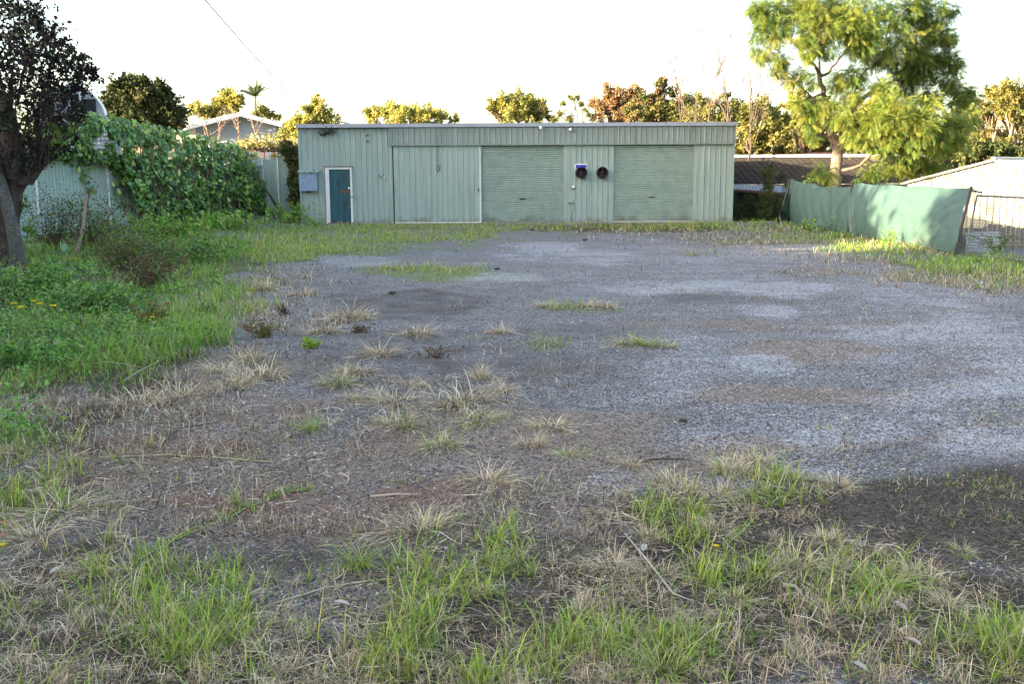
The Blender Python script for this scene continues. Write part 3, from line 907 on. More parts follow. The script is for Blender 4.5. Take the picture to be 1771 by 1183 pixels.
# px, py (base), size factor, kind, label
TUFTS = [
    (450, 650, 1.5, 'd', 'broad pale dry grass tuft at the edge of the left weeds'),
    (405, 668, 1.1, 'd', 'dry straw tuft just left of the broad pale tuft near the left weeds'),
    (585, 665, 1.3, 'm', 'greenish dry grass tuft leftmost in the row of tufts across the middle gravel'),
    (690, 697, 1.5, 'd', 'sprawling pale dry grass tuft in the middle of the gravel, second in its row'),
    (800, 697, 1.5, 'd', 'wide dome of dry grass standing right of the sprawling tuft on the gravel'),
    (866, 678, 0.9, 'd', 'flattened small dry tuft just behind and right of the wide dome of dry grass'),
    (655, 612, 1.2, 'd', 'upright pale tuft in the middle distance left of the dark twiggy weed'),
    (622, 642, 0.9, 'd', 'small loose dry tuft in front of the upright pale tuft'),
    (608, 690, 0.9, 'd', 'thin dry tuft between the greenish tuft and the sprawling tuft'),
    (690, 738, 1.0, 'm', 'ragged tuft directly in front of the sprawling dry tuft'),
    (828, 728, 1.0, 'm', 'low spreading greenish tuft in front of the wide dome of dry grass'),
    (868, 722, 0.5, 'm', 'little tuft touching the right side of the low spreading greenish tuft'),
    (765, 775, 0.95, 'm', 'star-shaped tuft on the brown soil in the centre foreground'),
    (952, 742, 0.9, 'd', 'arched straw tuft on brown soil right of the centre'),
    (922, 772, 0.8, 'd', 'upright fluffy tuft just in front of the arched straw tuft'),
    (987, 788, 0.75, 'm', 'small dull tuft right of the fluffy tuft on the brown soil'),
    (1085, 805, 0.55, 'd', 'narrow upright straw tuft beside the dark stick'),
    (870, 578, 1.0, 'd', 'small dry tuft alone in the middle of the far gravel'),
    (722, 580, 1.2, 'd', 'loose dry tuft left of the lone tuft on the far gravel'),
    (600, 552, 1.5, 'd', 'pale feathery tuft on the gravel beside the left dry grass'),
    (1150, 602, 1.0, 'd', 'rounded tan tuft at the right end of the twin tuft on the open gravel'),
    (1090, 598, 1.15, 'm', 'tan and green tuft at the left end of the twin tuft on the open gravel'),
    (1122, 600, 0.8, 'g', 'bright green sprig growing between the two twin tan tufts'),
    (1043, 532, 1.1, 'd', 'brown tuft on the far gravel in front of the second roller door'),
    (1015, 530, 0.9, 'd', 'small brown tuft touching the left side of the brown far tuft'),
    (944, 530, 0.9, 'd', 'pale tuft in the far gravel in line with the middle roller door'),
    (830, 652, 1.0, 'd', 'thin bleached tuft behind the wide dome of dry grass'),
    (538, 745, 0.7, 'g', 'small green weed tuft with tall dry stems on reddish soil'),
    (724, 925, 1.05, 'd', 'bushy tangled dry tuft among the foreground runners'),
    (617, 985, 0.85, 'g', 'rounded olive green tussock in the left centre foreground'),
    (105, 885, 1.3, 'm', 'large tangled straw tussock near the left edge foreground'),
    (845, 840, 0.9, 'd', 'tall feathery seed-head tuft on the brown soil in the centre'),
    (1432, 935, 0.75, 'd', 'tall pale straw tuft standing on the dark soil to the right'),
    (1385, 975, 0.85, 'd', 'dense purplish dry tuft in front of the tall pale tuft'),
    (1450, 842, 0.7, 'd', 'small bright dry tuft at the back edge of the dark soil'),
    (1665, 950, 0.6, 'm', 'lone spiky tuft out on the dark soil at the right'),
    (1600, 1000, 0.8, 'd', 'pale spreading tuft at the edge of the dark soil near the right'),
    (1530, 1015, 0.8, 'g', 'green and straw tussock left of the pale spreading tuft'),
    (1750, 1110, 1.1, 'g', 'tall fine-bladed green tussock at the right edge of the foreground'),
    (1145, 1160, 0.9, 'g', 'blue-green fine-bladed tussock at the bottom edge right of centre'),
    (1275, 815, 0.9, 'd', 'dry tuft at the back left corner of the grassy mound'),
    (1180, 850, 0.8, 'd', 'small dry tuft on the left slope of the grassy mound'),
    (240, 700, 1.3, 'd', 'broad dry tuft where the left weeds meet the soil'),
    (310, 690, 1.1, 'd', 'thin dry tuft right of the broad tuft at the edge of the left weeds'),
    (1060, 985, 0.8, 'd', 'bleached tangle of grass in the foreground centre right'),
    (1258, 815, 0.8, 'd', 'bright dry tuft at the far left corner of the grassy mound beside the dark stick'),
    (1307, 800, 0.7, 'd', 'straw tuft on the crest of the grassy mound, left one'),
    (1350, 822, 0.8, 'm', 'straw tuft on the crest of the grassy mound, right one'),
    (1155, 835, 0.7, 'd', 'narrow straw tuft on the left rim of the grassy mound'),
    (1238, 862, 0.75, 'd', 'pale tuft on the middle of the grassy mound'),
    (1120, 935, 0.75, 'd', 'pale loose tuft at the left foot of the grassy mound'),
    (1243, 918, 0.7, 'd', 'pale tuft between the green patches of the mound'),
    (1322, 985, 0.7, 'm', 'straw-green tuft in front of the mound near the purplish tuft'),
    (1448, 980, 0.6, 'd', 'upright buff tuft right of the purplish tuft'),
    (1498, 948, 0.6, 'd', 'small buff tuft on the dark soil right of the tall pale tuft'),
    (1130, 995, 0.7, 'd', 'grey tangled tuft beside the long bleached crooked stem'),
    (1270, 1040, 0.7, 'm', 'low mixed tuft in front of the grassy mound'),
    (1640, 1040, 0.6, 'd', 'dry tuft in front of the pale spreading tuft near the right'),
    (60, 930, 0.9, 'd', 'pale tangled tuft beside the red plastic strips'),
    (150, 985, 0.8, 'd', 'dry tuft in front of the large tangled straw tussock'),
    (430, 620, 1.1, 'd', 'dry tuft behind the broad pale tuft near the left weeds'),
    (380, 640, 1.0, 'd', 'small dry tuft touching the left weeds'),
    (520, 510, 1.2, 'd', 'dry tuft on the gravel right of the pale feathery patch'),
    (560, 575, 1.1, 'd', 'thin dry tuft behind the star-shaped green weed'),
    (705, 665, 0.8, 'd', 'thin tuft behind the sprawling pale tuft'),
    (460, 500, 1.4, 'd', 'feathery dry tuft in the pale patch beside the left grass'),
]
for i, (x, y, s, kd, lab) in enumerate(TUFTS):
    nm_, pal, nb, rad, hh, ww, mt = kinds[kd]
    P = on_ground(np.array([float(x)]), np.array([float(y)]))[0]
    vkey = (kd, i % 4)
    if vkey not in protos:
        o = tuft_mesh('grass_tuft', pal, nb, rad, hh, ww, mt, 50 + i, 0.78 if kd != 'g' else 0.5)
        protos[vkey] = o
    else:
        o = protos[vkey].copy(); link(o)
    sf = s * (0.85 + 0.065 * P[1]) if P[1] < 8 else s * (1.35 + 0.02 * (P[1] - 8))
    sf *= 0.88
    o.location = V3(P); o.scale = (sf * (1.15 + 0.35 * math.sin(i * 2.1)), sf, sf * (0.92 + 0.22 * math.sin(i * 3.7)))
    o.rotation_euler = (0, 0, i * 1.7)
    tag(o, lab, 'grass tuft', 'grass tufts on the gravel')

# runners
def runner(pts, label, green=1.0, hb=0.05, dens=130):
    P = [on_ground(np.array([float(a_)]), np.array([float(b_)]))[0] for a_, b_ in pts]
    Q = []
    for a_, b_ in zip(P[:-1], P[1:]):
        for t in np.linspace(0, 1, 6, endpoint=False): Q.append(a_ * (1 - t) + b_ * t)
    Q.append(P[-1]); Q = np.array(Q)
    Q[:, 0] += (vnoise(Q[:, 0] * 9 + 3, Q[:, 1] * 9) - 0.5) * 0.03
    Q[:, 2] = gz(Q[:, 0], Q[:, 1]) + 0.008
    root = thing('grass_runner', label, 'grass runner', V3(Q[0]), 'creeping grass runners')
    mb = MB(); mb.tube(Q, 0.003, 5)
    mb.build('stem', RUNST, root, True)
    n = int(1.2 * dens * np.sum(np.linalg.norm(np.diff(Q, axis=0), axis=1)))
    j = RNG.integers(0, len(Q) - 1, n); t = RNG.random(n)[:, None]
    B = Q[j] * (1 - t) + Q[j + 1] * t + RNG.normal(size=(n, 3)) * [0.008, 0.008, 0]
    v = blades(B, 1.25 * hb * (0.2 + 0.9 * RNG.random(n) ** 1.5), np.full(n, 0.0042), PALG * green + (1 - green) * 0.3, tilt=0.8)
    tri_mesh('leaves', *v, GRASSM, root)


RUNST = painted('straw_stem', (0.45, 0.42, 0.28), (0.25, 0.25, 0.12), 0.7, False, 0.5)
runner([(225, 975), (300, 935), (370, 908), (440, 876), (495, 852), (545, 848)], 'long bright green grass runner creeping diagonally over the left gravel', 1, 0.045, 330)
runner([(730, 950), (770, 915), (805, 897)], 'short green grass runner pointing up and right left of centre', 1, 0.04, 240)
runner([(850, 985), (872, 930), (888, 890)], 'upright-pointing green grass runner in the centre foreground', 1, 0.05, 260)
runner([(170, 792), (300, 788), (400, 795), (470, 802)], 'thin pale grass runner lying across the soil at left', 0.8, 0.03, 120)
runner([(270, 1060), (340, 1005), (400, 990), (360, 985)], 'looping pale green runner in the left foreground grass', 0.9, 0.03, 90)
runner([(1240, 985), (1260, 940), (1300, 905)], 'green runner climbing the grassy mound on the right', 1, 0.05, 200)
runner([(640, 1010), (560, 1020), (480, 1045)], 'pale runner threading the straw in the left centre foreground', 0.8, 0.03, 90)


# sticks
def stick(pts, r, mat, name, label, cat='stick', group=None, lift=0.01):
    Q = []
    for p in pts:
        g = on_ground(np.array([float(p[0])]), np.array([float(p[1])]))[0]
        g[2] += lift + (p[2] if len(p) > 2 else 0)
        Q.append(g)
    mb = MB(); n = len(Q)
    mb.tube(Q, [r * (1 - 0.6 * i / (n - 1)) for i in range(n)], 6)
    o = mb.build(name, mat, None, True)
    return tag(o, label, cat, group)


STW = painted('bleached_wood', (0.42, 0.37, 0.32), (0.2, 0.17, 0.14), 0.8, False, 0.6)
stick([(110, 640, .02), (190, 636, .05), (265, 642, .02)], 0.007, STW, 'stick', 'long bleached stick lying level on the left grass', group='pale sticks on the left grass')
stick([(95, 618, .12), (160, 622, .10), (212, 642, .03)], 0.006, STW, 'stick', 'bleached stick arching above the left grass behind the level one', group='pale sticks on the left grass')
stick([(182, 622, .02), (225, 602, .12), (310, 601, .10)], 0.005, STW, 'stick', 'thin pale stick reaching right over the left grass', group='pale sticks on the left grass')
stick([(215, 660, .01), (240, 650, .04), (290, 628, .06)], 0.005, STW, 'stick', 'short pale stick slanting up beside the left grass', group='pale sticks on the left grass')
stick([(275, 775, 0), (310, 750, .02), (366, 741, .02)], 0.005, DARKT, 'twig', 'thin dark twig on the reddish gravel at left', 'twig')
stick([(1098, 803, 0), (1130, 799, .01), (1190, 797, 0)], 0.008, DARKT, 'stick', 'dark straight stick lying on soil behind the grassy mound')
stick([(640, 863, 0), (690, 862, .01), (728, 862, 0)], 0.006, STW, 'stick', 'short straight pale stick on the brown soil left of centre')
stick([(268, 880, 0), (280, 862, .03), (295, 842, .05)], 0.004, DARKT, 'twig', 'short dark twig standing out of white pebbles at left', 'twig')
stick([(1080, 930, 0), (1120, 985, .03), (1165, 1040, .02), (1200, 1048, .01)], 0.005, STW, 'stick', 'long bleached crooked stem lying in the foreground straw')
stick([(1355, 1018, .01), (1375, 1025, .02), (1392, 1038, 0)], 0.008, STW, 'stick', 'thick pale broken stick beside the purplish dry tuft')
stick([(-10, 915, .02), (10, 912, .03), (28, 914, .01)], 0.003, REDT, 'plastic_strip', 'red plastic strip at the left edge, the rear one', 'plastic strip', 'red plastic strips')
stick([(-10, 942, .01), (8, 936, .04), (22, 930, .02)], 0.003, REDT, 'plastic_strip', 'red plastic strip at the left edge, the one nearer the viewer', 'plastic strip', 'red plastic strips')

# dark clods and fallen pale leaves
def clod(x, y, s, label):
    P = on_ground(np.array([float(x)]), np.array([float(y)]))[0]
    tv, tf = stone_template(np.random.default_rng(int(x)))
    me = bpy.data.meshes.new('clod'); me.from_pydata([tuple(v * s * np.array([1.3, 1, .55])) for v in tv], [], [tuple(f) for f in tf.tolist()])
    me.materials.append(DARKT); o = bpy.data.objects.new('clod', me); link(o); o.location = V3(P + [0, 0, s * 0.3])
    m = o.modifiers.new('s', 'SUBSURF'); m.levels = 1; m.render_levels = 1
    tag(o, label, 'clod')


clod(1183, 732, 0.045, 'dark clod lying alone on the gravel right of centre')
clod(920, 388 + 12, 0.09, 'dark clod on the gravel in front of the middle roller door')
clod(1012, 417, 0.09, 'small dark clod on the far gravel below the wall vents')
clod(678, 508, 0.07, 'dark clod on the far gravel left of centre')
clod(860, 466, 0.07, 'reddish dark clod in the pale puddle stain')

for i, (x, y, lab) in enumerate([(1560, 1110, 'long grey fallen leaf lying on the right foreground soil'), (1400 + 170, 1062, 'small pale fallen leaf beside the right foreground tuft'), (85, 1000, 'curled brown fallen leaf in the left foreground straw'),
                                 (1012 + 100, 962, 'white fallen leaf standing in the foreground straw'), (1470, 1150, 'grey fallen leaf near the bottom right'), (575, 1050, 'curled tan fallen leaf in the bottom left straw')]):
    P = on_ground(np.array([float(x)]), np.array([float(y)]))[0]
    V, T, C = scatter(*LEAF, np.zeros((1, 3)), rot_euler(1, np.array([0.15])), np.array([[0.05, 0.085, 0.1]]), np.array([(0.42, 0.38, 0.34)]))
    o = tri_mesh('fallen_leaf', V, T, C, STRAWM); o.location = V3(P + [0, 0, 0.02]); tag(o, lab, 'leaf')

# yellow flowers
def flower(x, y, lab, z=0.0, s=1.0):
    P = on_ground(np.array([float(x)]), np.array([float(y)]))[0]
    root = thing('dandelion', lab, 'flower', V3(P), 'yellow flowers in the grass')
    h_ = 0.06 + z
    MB().tube([P, P + [0.005, 0, h_ * .5], P + [0.0, 0.004, h_]], 0.0015, 4).build('stem', STEMG, root)
    n = 22
    D = np.stack([np.cos(np.arange(n) * 2.4), np.sin(np.arange(n) * 2.4), 0.35 + 0.4 * RNG.random(n)], -1)
    V, T, C = scatter(*LEAF2, np.tile(P + [0, 0.004, h_], (n, 1)), rot_dir(D), np.full(n, 0.018 * s), np.tile([[0.75, 0.6, 0.03]], (n, 1)))
    tri_mesh('petals', V, T, C, GRASSM, root)


STEMG = painted('green_stem', (0.12, 0.22, 0.06), (0.06, 0.12, 0.03), 0.6, False, 0.4)
flower(1238, 966, 'yellow flower in the green patch of the right foreground')
flower(6, 966, 'yellow flower at the very left edge of the foreground')
for (x, y, lb) in ((40, 566, 'leftmost'), (72, 556, 'second from the left'), (95, 561, 'tallest'), (28, 556, 'highest'), (62, 550, 'rear middle')):
    flower(x, y + 12, 'small yellow flower in the lush left grass, %s of the cluster' % lb, 0.2, 2.4)
flower(265, 575, 'yellow flower beside the small red-leaved shrub', 0.1, 2.0)


# ------------------------------------------------------------------ main shed
YS = 35.6
def SX(x, y=300): return float(at(x, y, YS)[0])
def SZ(y, x=895): return float(at(x, y, YS)[2])


PITCHR = 0.19


def ribprof(x0, x1, y, depth=0.026, back=0.02, pitch=PITCHR, ph=0.0, rw=0.038):
    """closed profile, front towards -y with ribs"""
    pts = [(x0, y)]
    k = math.ceil((x0 + 0.03 - ph) / pitch)
    while True:
        c = ph + k * pitch
        if c > x1 - 0.03: break
        pts += [(c - rw / 2 - 0.008, y), (c - rw / 2 + 0.006, y - depth), (c + rw / 2 - 0.006, y - depth), (c + rw / 2 + 0.008, y)]
        k += 1
    pts += [(x1, y), (x1, y + back), (x0, y + back)]
    return pts


shed = thing('metal_shed', 'long low pale green ribbed metal shed with two roller doors', 'shed', (0, YS, 0))
xL, xR = SX(519), SX(1269)
zT = SZ(219); zTop = SZ(212.5); zH = SZ(249)
x_d0, x_d1 = SX(563), SX(609)
x_s0, x_s1 = SX(680), SX(829)
x_r0, x_r1 = SX(832), SX(976)
x_q0, x_q1 = SX(1060), SX(1201)
zD = SZ(287)
DEP = 9.0
mb = MB()
mb.prism(ribprof(xL, x_d0, YS), -0.05, zT)
mb.prism(ribprof(x_d0 + 0.001, x_d1 - 0.001, YS), zD, zT)
mb.prism(ribprof(x_d1, x_s0 - 0.02, YS), -0.05, zT)
mb.prism(ribprof(x_r1 + 0.2, x_q0, YS), -0.05, zH + 0.1)
mb.prism(ribprof(x_q1 + 0.13, xR - 0.14, YS), -0.05, zH + 0.1)
mb.box(x_r1, x_r1 + 0.2, YS - 0.02, YS + 0.02, -0.05, zH + 0.1)
mb.box(x_q1, x_q1 + 0.13, YS - 0.02, YS + 0.02, -0.05, zH + 0.1)
mb.box(xR - 0.14, xR, YS - 0.028, YS + 0.02, -0.05, zH + 0.1)
mb.box(xL - 0.02, xL + 0.05, YS - 0.035, YS - 0.004, -0.05, zT)
# side and rear walls
mb.box(xL, xL + 0.04, YS + 0.021, YS + DEP, -1.4, zT - 0.03)
mb.box(xR - 0.04, xR, YS + 0.021, YS + DEP, -1.4, zT - 0.03)
mb.box(xL + 0.041, xR - 0.041, YS + DEP - 0.04, YS + DEP, -1.4, zT - 0.3)
mb.build('wall', PAINT, shed)
mb = MB()
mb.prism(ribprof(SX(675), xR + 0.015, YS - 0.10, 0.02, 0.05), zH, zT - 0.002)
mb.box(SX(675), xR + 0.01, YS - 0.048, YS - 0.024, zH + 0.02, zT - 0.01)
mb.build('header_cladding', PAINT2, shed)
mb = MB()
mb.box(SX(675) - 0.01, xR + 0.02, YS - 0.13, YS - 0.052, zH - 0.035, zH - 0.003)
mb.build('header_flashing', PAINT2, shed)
mb = MB()
mb.box(xL - 0.06, xR + 0.06, YS - 0.16, YS - 0.02, zT + 0.001, zTop)
mb.add([(xL - 0.06, YS - 0.019, zTop - 0.004), (xR + 0.06, YS - 0.019, zTop - 0.004), (xR + 0.06, YS + DEP + 0.1, zTop - 0.45), (xL - 0.06, YS + DEP + 0.1, zTop - 0.45),
        (xL - 0.06, YS - 0.019, zTop - 0.05), (xR + 0.06, YS - 0.019, zTop - 0.05), (xR + 0.06, YS + DEP + 0.1, zTop - 0.5), (xL - 0.06, YS + DEP + 0.1, zTop - 0.5)],
       [(0, 1, 2, 3), (7, 6, 5, 4), (0, 4, 5, 1), (1, 5, 6, 2), (2, 6, 7, 3), (3, 7, 4, 0)])
mb.build('roof', CAPP, shed)
# sliding door
sl = MB().prism(ribprof(x_s0 + 0.03, x_s1, YS - 0.035, 0.02, 0.03), 0.06, zH + 0.06)
slo = sl.build('sliding_door', PAINT, shed)
MB().box(x_s0 + 0.03, x_s1, YS - 0.05, YS - 0.008, 0.015, 0.058).build('bottom_rail', WHITEP, slo)
MB().box(x_s0 + 0.01, x_s0 + 0.029, YS - 0.02, YS + 0.02, 0.0, zH + 0.05).build('gap_shade_strip', DARKT, slo)  # solid dark strip painted in for the shade of the door gap
MB().box(x_s1 - 0.05, x_s1 - 0.01, YS - 0.075, YS - 0.057, 1.12, 1.24).build('handle', BLACKM, slo)
MB().box(x_s1 + 0.002, x_r0 - 0.005, YS - 0.05, YS + 0.03, 0, zH + 0.05).build('white_jamb', WHITEP, shed)


# roller doors
def roller(x0, x1, hx, lab):
    pitch = 0.0762
    z1_ = zH + 0.05; n = int(z1_ / pitch)
    prof = []
    for i in range(n + 1):
        zb_ = 0.05 + i * pitch
        for t, d_ in ((0, 0.022), (0.12, 0.003), (0.3, -0.008), (0.5, -0.013), (0.72, -0.010), (0.88, -0.001)):
            prof.append((zb_ + t * pitch, d_))
    vs = []; fs = []
    for z_, d_ in prof:
        vs += [(x0 + 0.02, YS + 0.05 + d_, z_), (x1 - 0.02, YS + 0.05 + d_, z_)]
    for i in range(len(prof) - 1):
        fs.append((2 * i, 2 * i + 1, 2 * i + 3, 2 * i + 2))
    m_ = MB().add(vs, fs); m_.box(x0 + 0.02, x1 - 0.02, YS + 0.08, YS + 0.09, 0.0, z1_)
    o = m_.build('roller_door', PAINT3, shed)
    o['label'] = lab
    MB().box(x0 + 0.03, x1 - 0.03, YS + 0.015, YS + 0.06, 0.0, 0.048).build('bottom_bar', WHITEP if hx > 1000 else GREYM, o)
    hxx = SX(hx); hz = SZ(344 if hx < 1000 else 342)
    hb = MB().box(hxx - 0.11, hxx + 0.11, YS + 0.03, YS + 0.038, hz - 0.02, hz + 0.02)
    hb.box(hxx - 0.11, hxx - 0.08, YS - 0.0, YS + 0.028, hz - 0.012, hz + 0.012).box(hxx + 0.08, hxx + 0.11, YS - 0.0, YS + 0.028, hz - 0.012, hz + 0.012)
    hb.build('handle', BLACKM, o)
    MB().box(x0 + 0.001, x0 + 0.03, YS - 0.015, YS + 0.04, 0, zH).build('guide_rail', PAINT, o)
    MB().box(x1 - 0.03, x1 - 0.001, YS - 0.015, YS + 0.04, 0, zH).build('guide_rail', PAINT, o)


roller(x_r0, x_r1, 904, 'left roller door with a stained bottom slat')
roller(x_q0, x_q1, 1128, 'right roller door with mould on its lower slats')
MB().box(xL - 0.05, xR + 0.05, YS - 0.12, YS - 0.055, -0.1, 0.03).build('slab_edge', CONC, shed)
# personnel door
mb = MB()
fwid = 0.07
mb.box(x_d0 + 0.001, x_d0 + 0.13, YS - 0.06, YS + 0.03, -0.02, zD - 0.08)
mb.box(x_d1 - fwid, x_d1 - 0.001, YS - 0.06, YS + 0.03, -0.02, zD - 0.08)
mb.box(x_d0 + 0.001, x_d1 - 0.001, YS - 0.06, YS + 0.03, zD - 0.079, zD - 0.001)
door = MB().box(x_d0 + 0.131, x_d1 - fwid - 0.003, YS - 0.03, YS + 0.01, 0.06, zD - 0.082).build('door', TEAL, shed)
mb.build('door_frame', WHITEP, door)
MB().box(x_d0 + 0.05, x_d1, YS - 0.09, YS - 0.02, 0.0, 0.057).build('threshold', RUST, door)
MB().box(x_d1 - 0.40, x_d1 - 0.10, YS - 0.04, YS - 0.031, 1.10, 1.20).build('patch_plate', RUST, door)
MB().lathe([(0.0, -0.075), (0.03, -0.07), (0.035, -0.055), (0.02, -0.04), (0.02, -0.031)], (x_d1 - 0.12, YS, 1.27), 'y', 12).build('door_knob', LAMPW, door, True)
MB().lathe([(0.0, -0.075), (0.022, -0.07), (0.025, -0.031)], (x_d1 - 0.11, YS, 0.62), 'y', 12).build('lock', GREYM, door, True)
MB().box(x_d1 - 0.05, x_d1 + 0.08, YS - 0.085, YS - 0.061, 0.93, 1.0).box(x_d1 + 0.03, x_d1 + 0.09, YS - 0.12, YS - 0.0855, 0.94, 1.03).build('hasp', GREYM, door)
MB().box(x_d0 - 0.04, x_d1 + 0.04, YS - 0.085, YS - 0.0, zD + 0.002, zD + 0.025).build('door_drip_cap', DARKT, door)

# things on the shed wall
def wallpt(x, y): return SX(x, y), SZ(y, x)


mb = MB()
X0, Z1_ = wallpt(520, 298); X1, Z0_ = wallpt(551, 330)
mbx = thing('meter_cover', 'blue-grey speckled board box hung on the wall left of the teal door', 'meter box', (X0, YS, Z0_))
MB().box(X0 - 0.02, X1, YS - 0.24, YS - 0.04, Z0_, Z1_).build('box', BOARD, mbx, bevel=0.01)
# crinkled top sheet
vs = []; fs = []
n = 26
for i in range(n):
    t = i / (n - 1); xx = X0 - 0.05 + t * (X1 - X0 + 0.13)
    zz = Z1_ + 0.045 + 0.022 * math.sin(t * 40) + 0.015 * math.sin(t * 23)
    vs += [(xx, YS - 0.30, zz - 0.05), (xx, YS - 0.30, zz), (xx, YS - 0.025, zz + 0.06), (xx, YS - 0.025, zz + 0.03)]
for i in range(n - 1):
    a_ = 4 * i
    for k_ in range(4): fs.append((a_ + k_, a_ + 4 + k_, a_ + 4 + (k_ + 1) % 4, a_ + (k_ + 1) % 4))
fs += [(3, 2, 1, 0), (4 * n - 4, 4 * n - 3, 4 * n - 2, 4 * n - 1)]
MB().add(vs, fs).build('top_sheet', FENCEP, mbx)
MB().box(X0 + 0.25, X0 + 0.33, YS - 0.12, YS - 0.04, Z0_ - 0.06, Z0_ - 0.002).build('conduit_stub', CABLE, mbx)


def vent(x, y, lab):
    cx, cz = wallpt(x, y)
    t = thing('wall_fan', lab, 'wall fan', (cx, YS, cz), 'round black fans on the shed wall')
    MB().lathe([(0.185, -0.03), (0.205, -0.05), (0.21, -0.20), (0.20, -0.225), (0.185, -0.225), (0.18, -0.20), (0.175, -0.06), (0.0, -0.06)], (cx, YS, cz), 'y', 28).build('housing', BLACKM, t, True)
    MB().lathe([(0.0, -0.17), (0.03, -0.165), (0.045, -0.14), (0.045, -0.065)], (cx, YS, cz), 'y', 14).build('hub', RUST, t, True)
    m_ = MB()
    for k_ in range(5):
        a_ = 2 * math.pi * k_ / 5 + 0.3
        e = np.array([math.cos(a_), 0, math.sin(a_)]); s_ = np.array([-math.sin(a_), 0, math.cos(a_)])
        c0 = np.array([cx, YS - 0.12, cz])
        p = [c0 + e * 0.04 - s_ * 0.02 + [0, .02, 0], c0 + e * 0.04 + s_ * 0.02 - [0, .02, 0], c0 + e * 0.165 + s_ * 0.06 - [0, .03, 0], c0 + e * 0.165 - s_ * 0.05 + [0, .03, 0]]
        m_.add(p + [q_ + [0, 0.004, 0] for q_ in p], [(0, 1, 2, 3), (7, 6, 5, 4), (0, 4, 5, 1), (1, 5, 6, 2), (2, 6, 7, 3), (3, 7, 4, 0)])
    m_.build('blade', BLACKM, t)
    MB().tube([(cx - 0.178, YS - 0.19, cz), (cx + 0.178, YS - 0.19, cz)], 0.006, 6).tube([(cx, YS - 0.205, cz - 0.178), (cx, YS - 0.205, cz + 0.178)], 0.006, 6).build('guard_bar', BLACKM, t)


vent(1005, 298.5, 'round black fan on the shed wall under the blue sign')
vent(1041, 298.5, 'round black fan on the shed wall nearest the right roller door')
X0, Z1_ = wallpt(994.5, 283); X1, Z0_ = wallpt(1015.5, 292)
sg = thing('wall_sign', 'small blue sign with a white border above the left round fan', 'sign', (X0, YS, Z0_))
MB().box(X0, X1, YS - 0.045, YS - 0.035, Z0_, Z1_).build('board', PLAINW, sg)
MB().box(X0 + 0.025, X1 - 0.02, YS - 0.049, YS - 0.0455, Z0_ + 0.02, Z1_ - 0.035).build('blue_panel', BLUES, sg)
mlet = MB(); xx = X0 + 0.05
for wl, hl in ((.02, .06), (.012, .045), (.018, .045), (.01, .07), (.02, .045), (.014, .045), (.02, .06), (.012, .045), (.016, .06), (.018, .045)):
    mlet.box(xx, xx + wl, YS - 0.0505, YS - 0.0495, Z1_ - 0.05, Z1_ - 0.05 + hl * 0.35); xx += wl + 0.016
mlet.build('lettering', BLUES, sg)

cx, cz = wallpt(991, 323)
t = thing('outlet_box', 'small white-faced electrical box on the shed pier below the left fan', 'outlet box', (cx, YS, cz))
MB().box(cx - 0.075, cx + 0.075, YS - 0.08, YS - 0.025, cz - 0.06, cz + 0.05).build('box', GREYM, t, bevel=0.006)
MB().box(cx - 0.05, cx + 0.06, YS - 0.088, YS - 0.081, cz - 0.02, cz + 0.04).build('lid', LAMPW, t)
cx, cz = wallpt(988, 350)
t = thing('water_tap', 'painted tap and bent pipe on the shed pier between the roller doors', 'tap', (cx, YS, 0))
MB().tube([(cx + 0.01, YS - 0.05, 0.0), (cx + 0.01, YS - 0.05, cz - 0.33), (cx + 0.05, YS - 0.05, cz - 0.2), (cx + 0.05, YS - 0.05, cz + 0.09)], 0.014, 8).build('pipe', GREYM, t, True)
MB().tube([(cx - 0.14, YS - 0.08, cz - 0.0), (cx + 0.05, YS - 0.07, cz)], 0.013, 8).lathe([(0, -.02), (.04, -.02), (.04, .02), (0, .02)], (cx - 0.12, YS - 0.08, cz), 'z', 10).build('spout', PAINT, t)
MB().lathe([(0.0, -0.12), (0.05, -0.12), (0.055, -0.04), (0.05, -0.03)], (cx, YS, cz + 0.03), 'y', 12).build('box', PAINT, t)

for x, y, lab, kd in ((935, 219, 'small white flood light on the shed header above the left roller door', 0), (986, 222, 'small white flood light with dark hood on the header between the roller doors', 1)):
    cx, cz = wallpt(x, y); cz -= 0.02
    t = thing('flood_light', lab, 'flood light', (cx, YS, cz), 'flood lights on the shed header')
    MB().box(cx - 0.03, cx + 0.03, YS - 0.19, YS - 0.125, cz + 0.02, cz + 0.06).build('bracket', BLACKM if kd else GREYM, t)
    MB().lathe([(0.0, -0.27), (0.055, -0.27), (0.06, -0.24), (0.035, -0.19)], (cx, YS, cz - 0.02), 'y', 14).build('lamp', LAMPW, t, True)
    if kd: MB().box(cx - 0.07, cx + 0.03, YS - 0.25, YS - 0.195, cz + 0.03, cz + 0.085).build('sensor', BLACKM, t)
for x, y, lab in ((635, 232, 'upper of two small round knobs high on the shed wall'), (635, 243, 'lower of two small round knobs high on the shed wall')):
    cx, cz = wallpt(x, y)
    tag(MB().lathe([(0.0, -0.09), (0.035, -0.085), (0.05, -0.05), (0.03, -0.03), (0.03, -0.02)], (cx, YS, cz), 'y', 12).build('insulator', GREYM, None, True), lab, 'insulator', 'round knobs on the shed wall')
cx, cz = wallpt(660, 304)
mb = MB(); mb.tube([(cx + 0.07 * math.cos(a_), YS - 0.05 - 0.01 * math.sin(a_), cz + 0.045 * math.sin(a_)) for a_ in np.linspace(0, 5.2, 14)], 0.012, 6)
t = thing('wall_hook', 'small black cable loop with a white plug beside the sliding door', 'cable', (cx, YS, cz))
mb.build('loop', CABLE, t, True)
MB().box(cx - 0.03, cx + 0.03, YS - 0.09, YS - 0.03, cz - 0.02, cz + 0.025).build('socket', LAMPW, t)
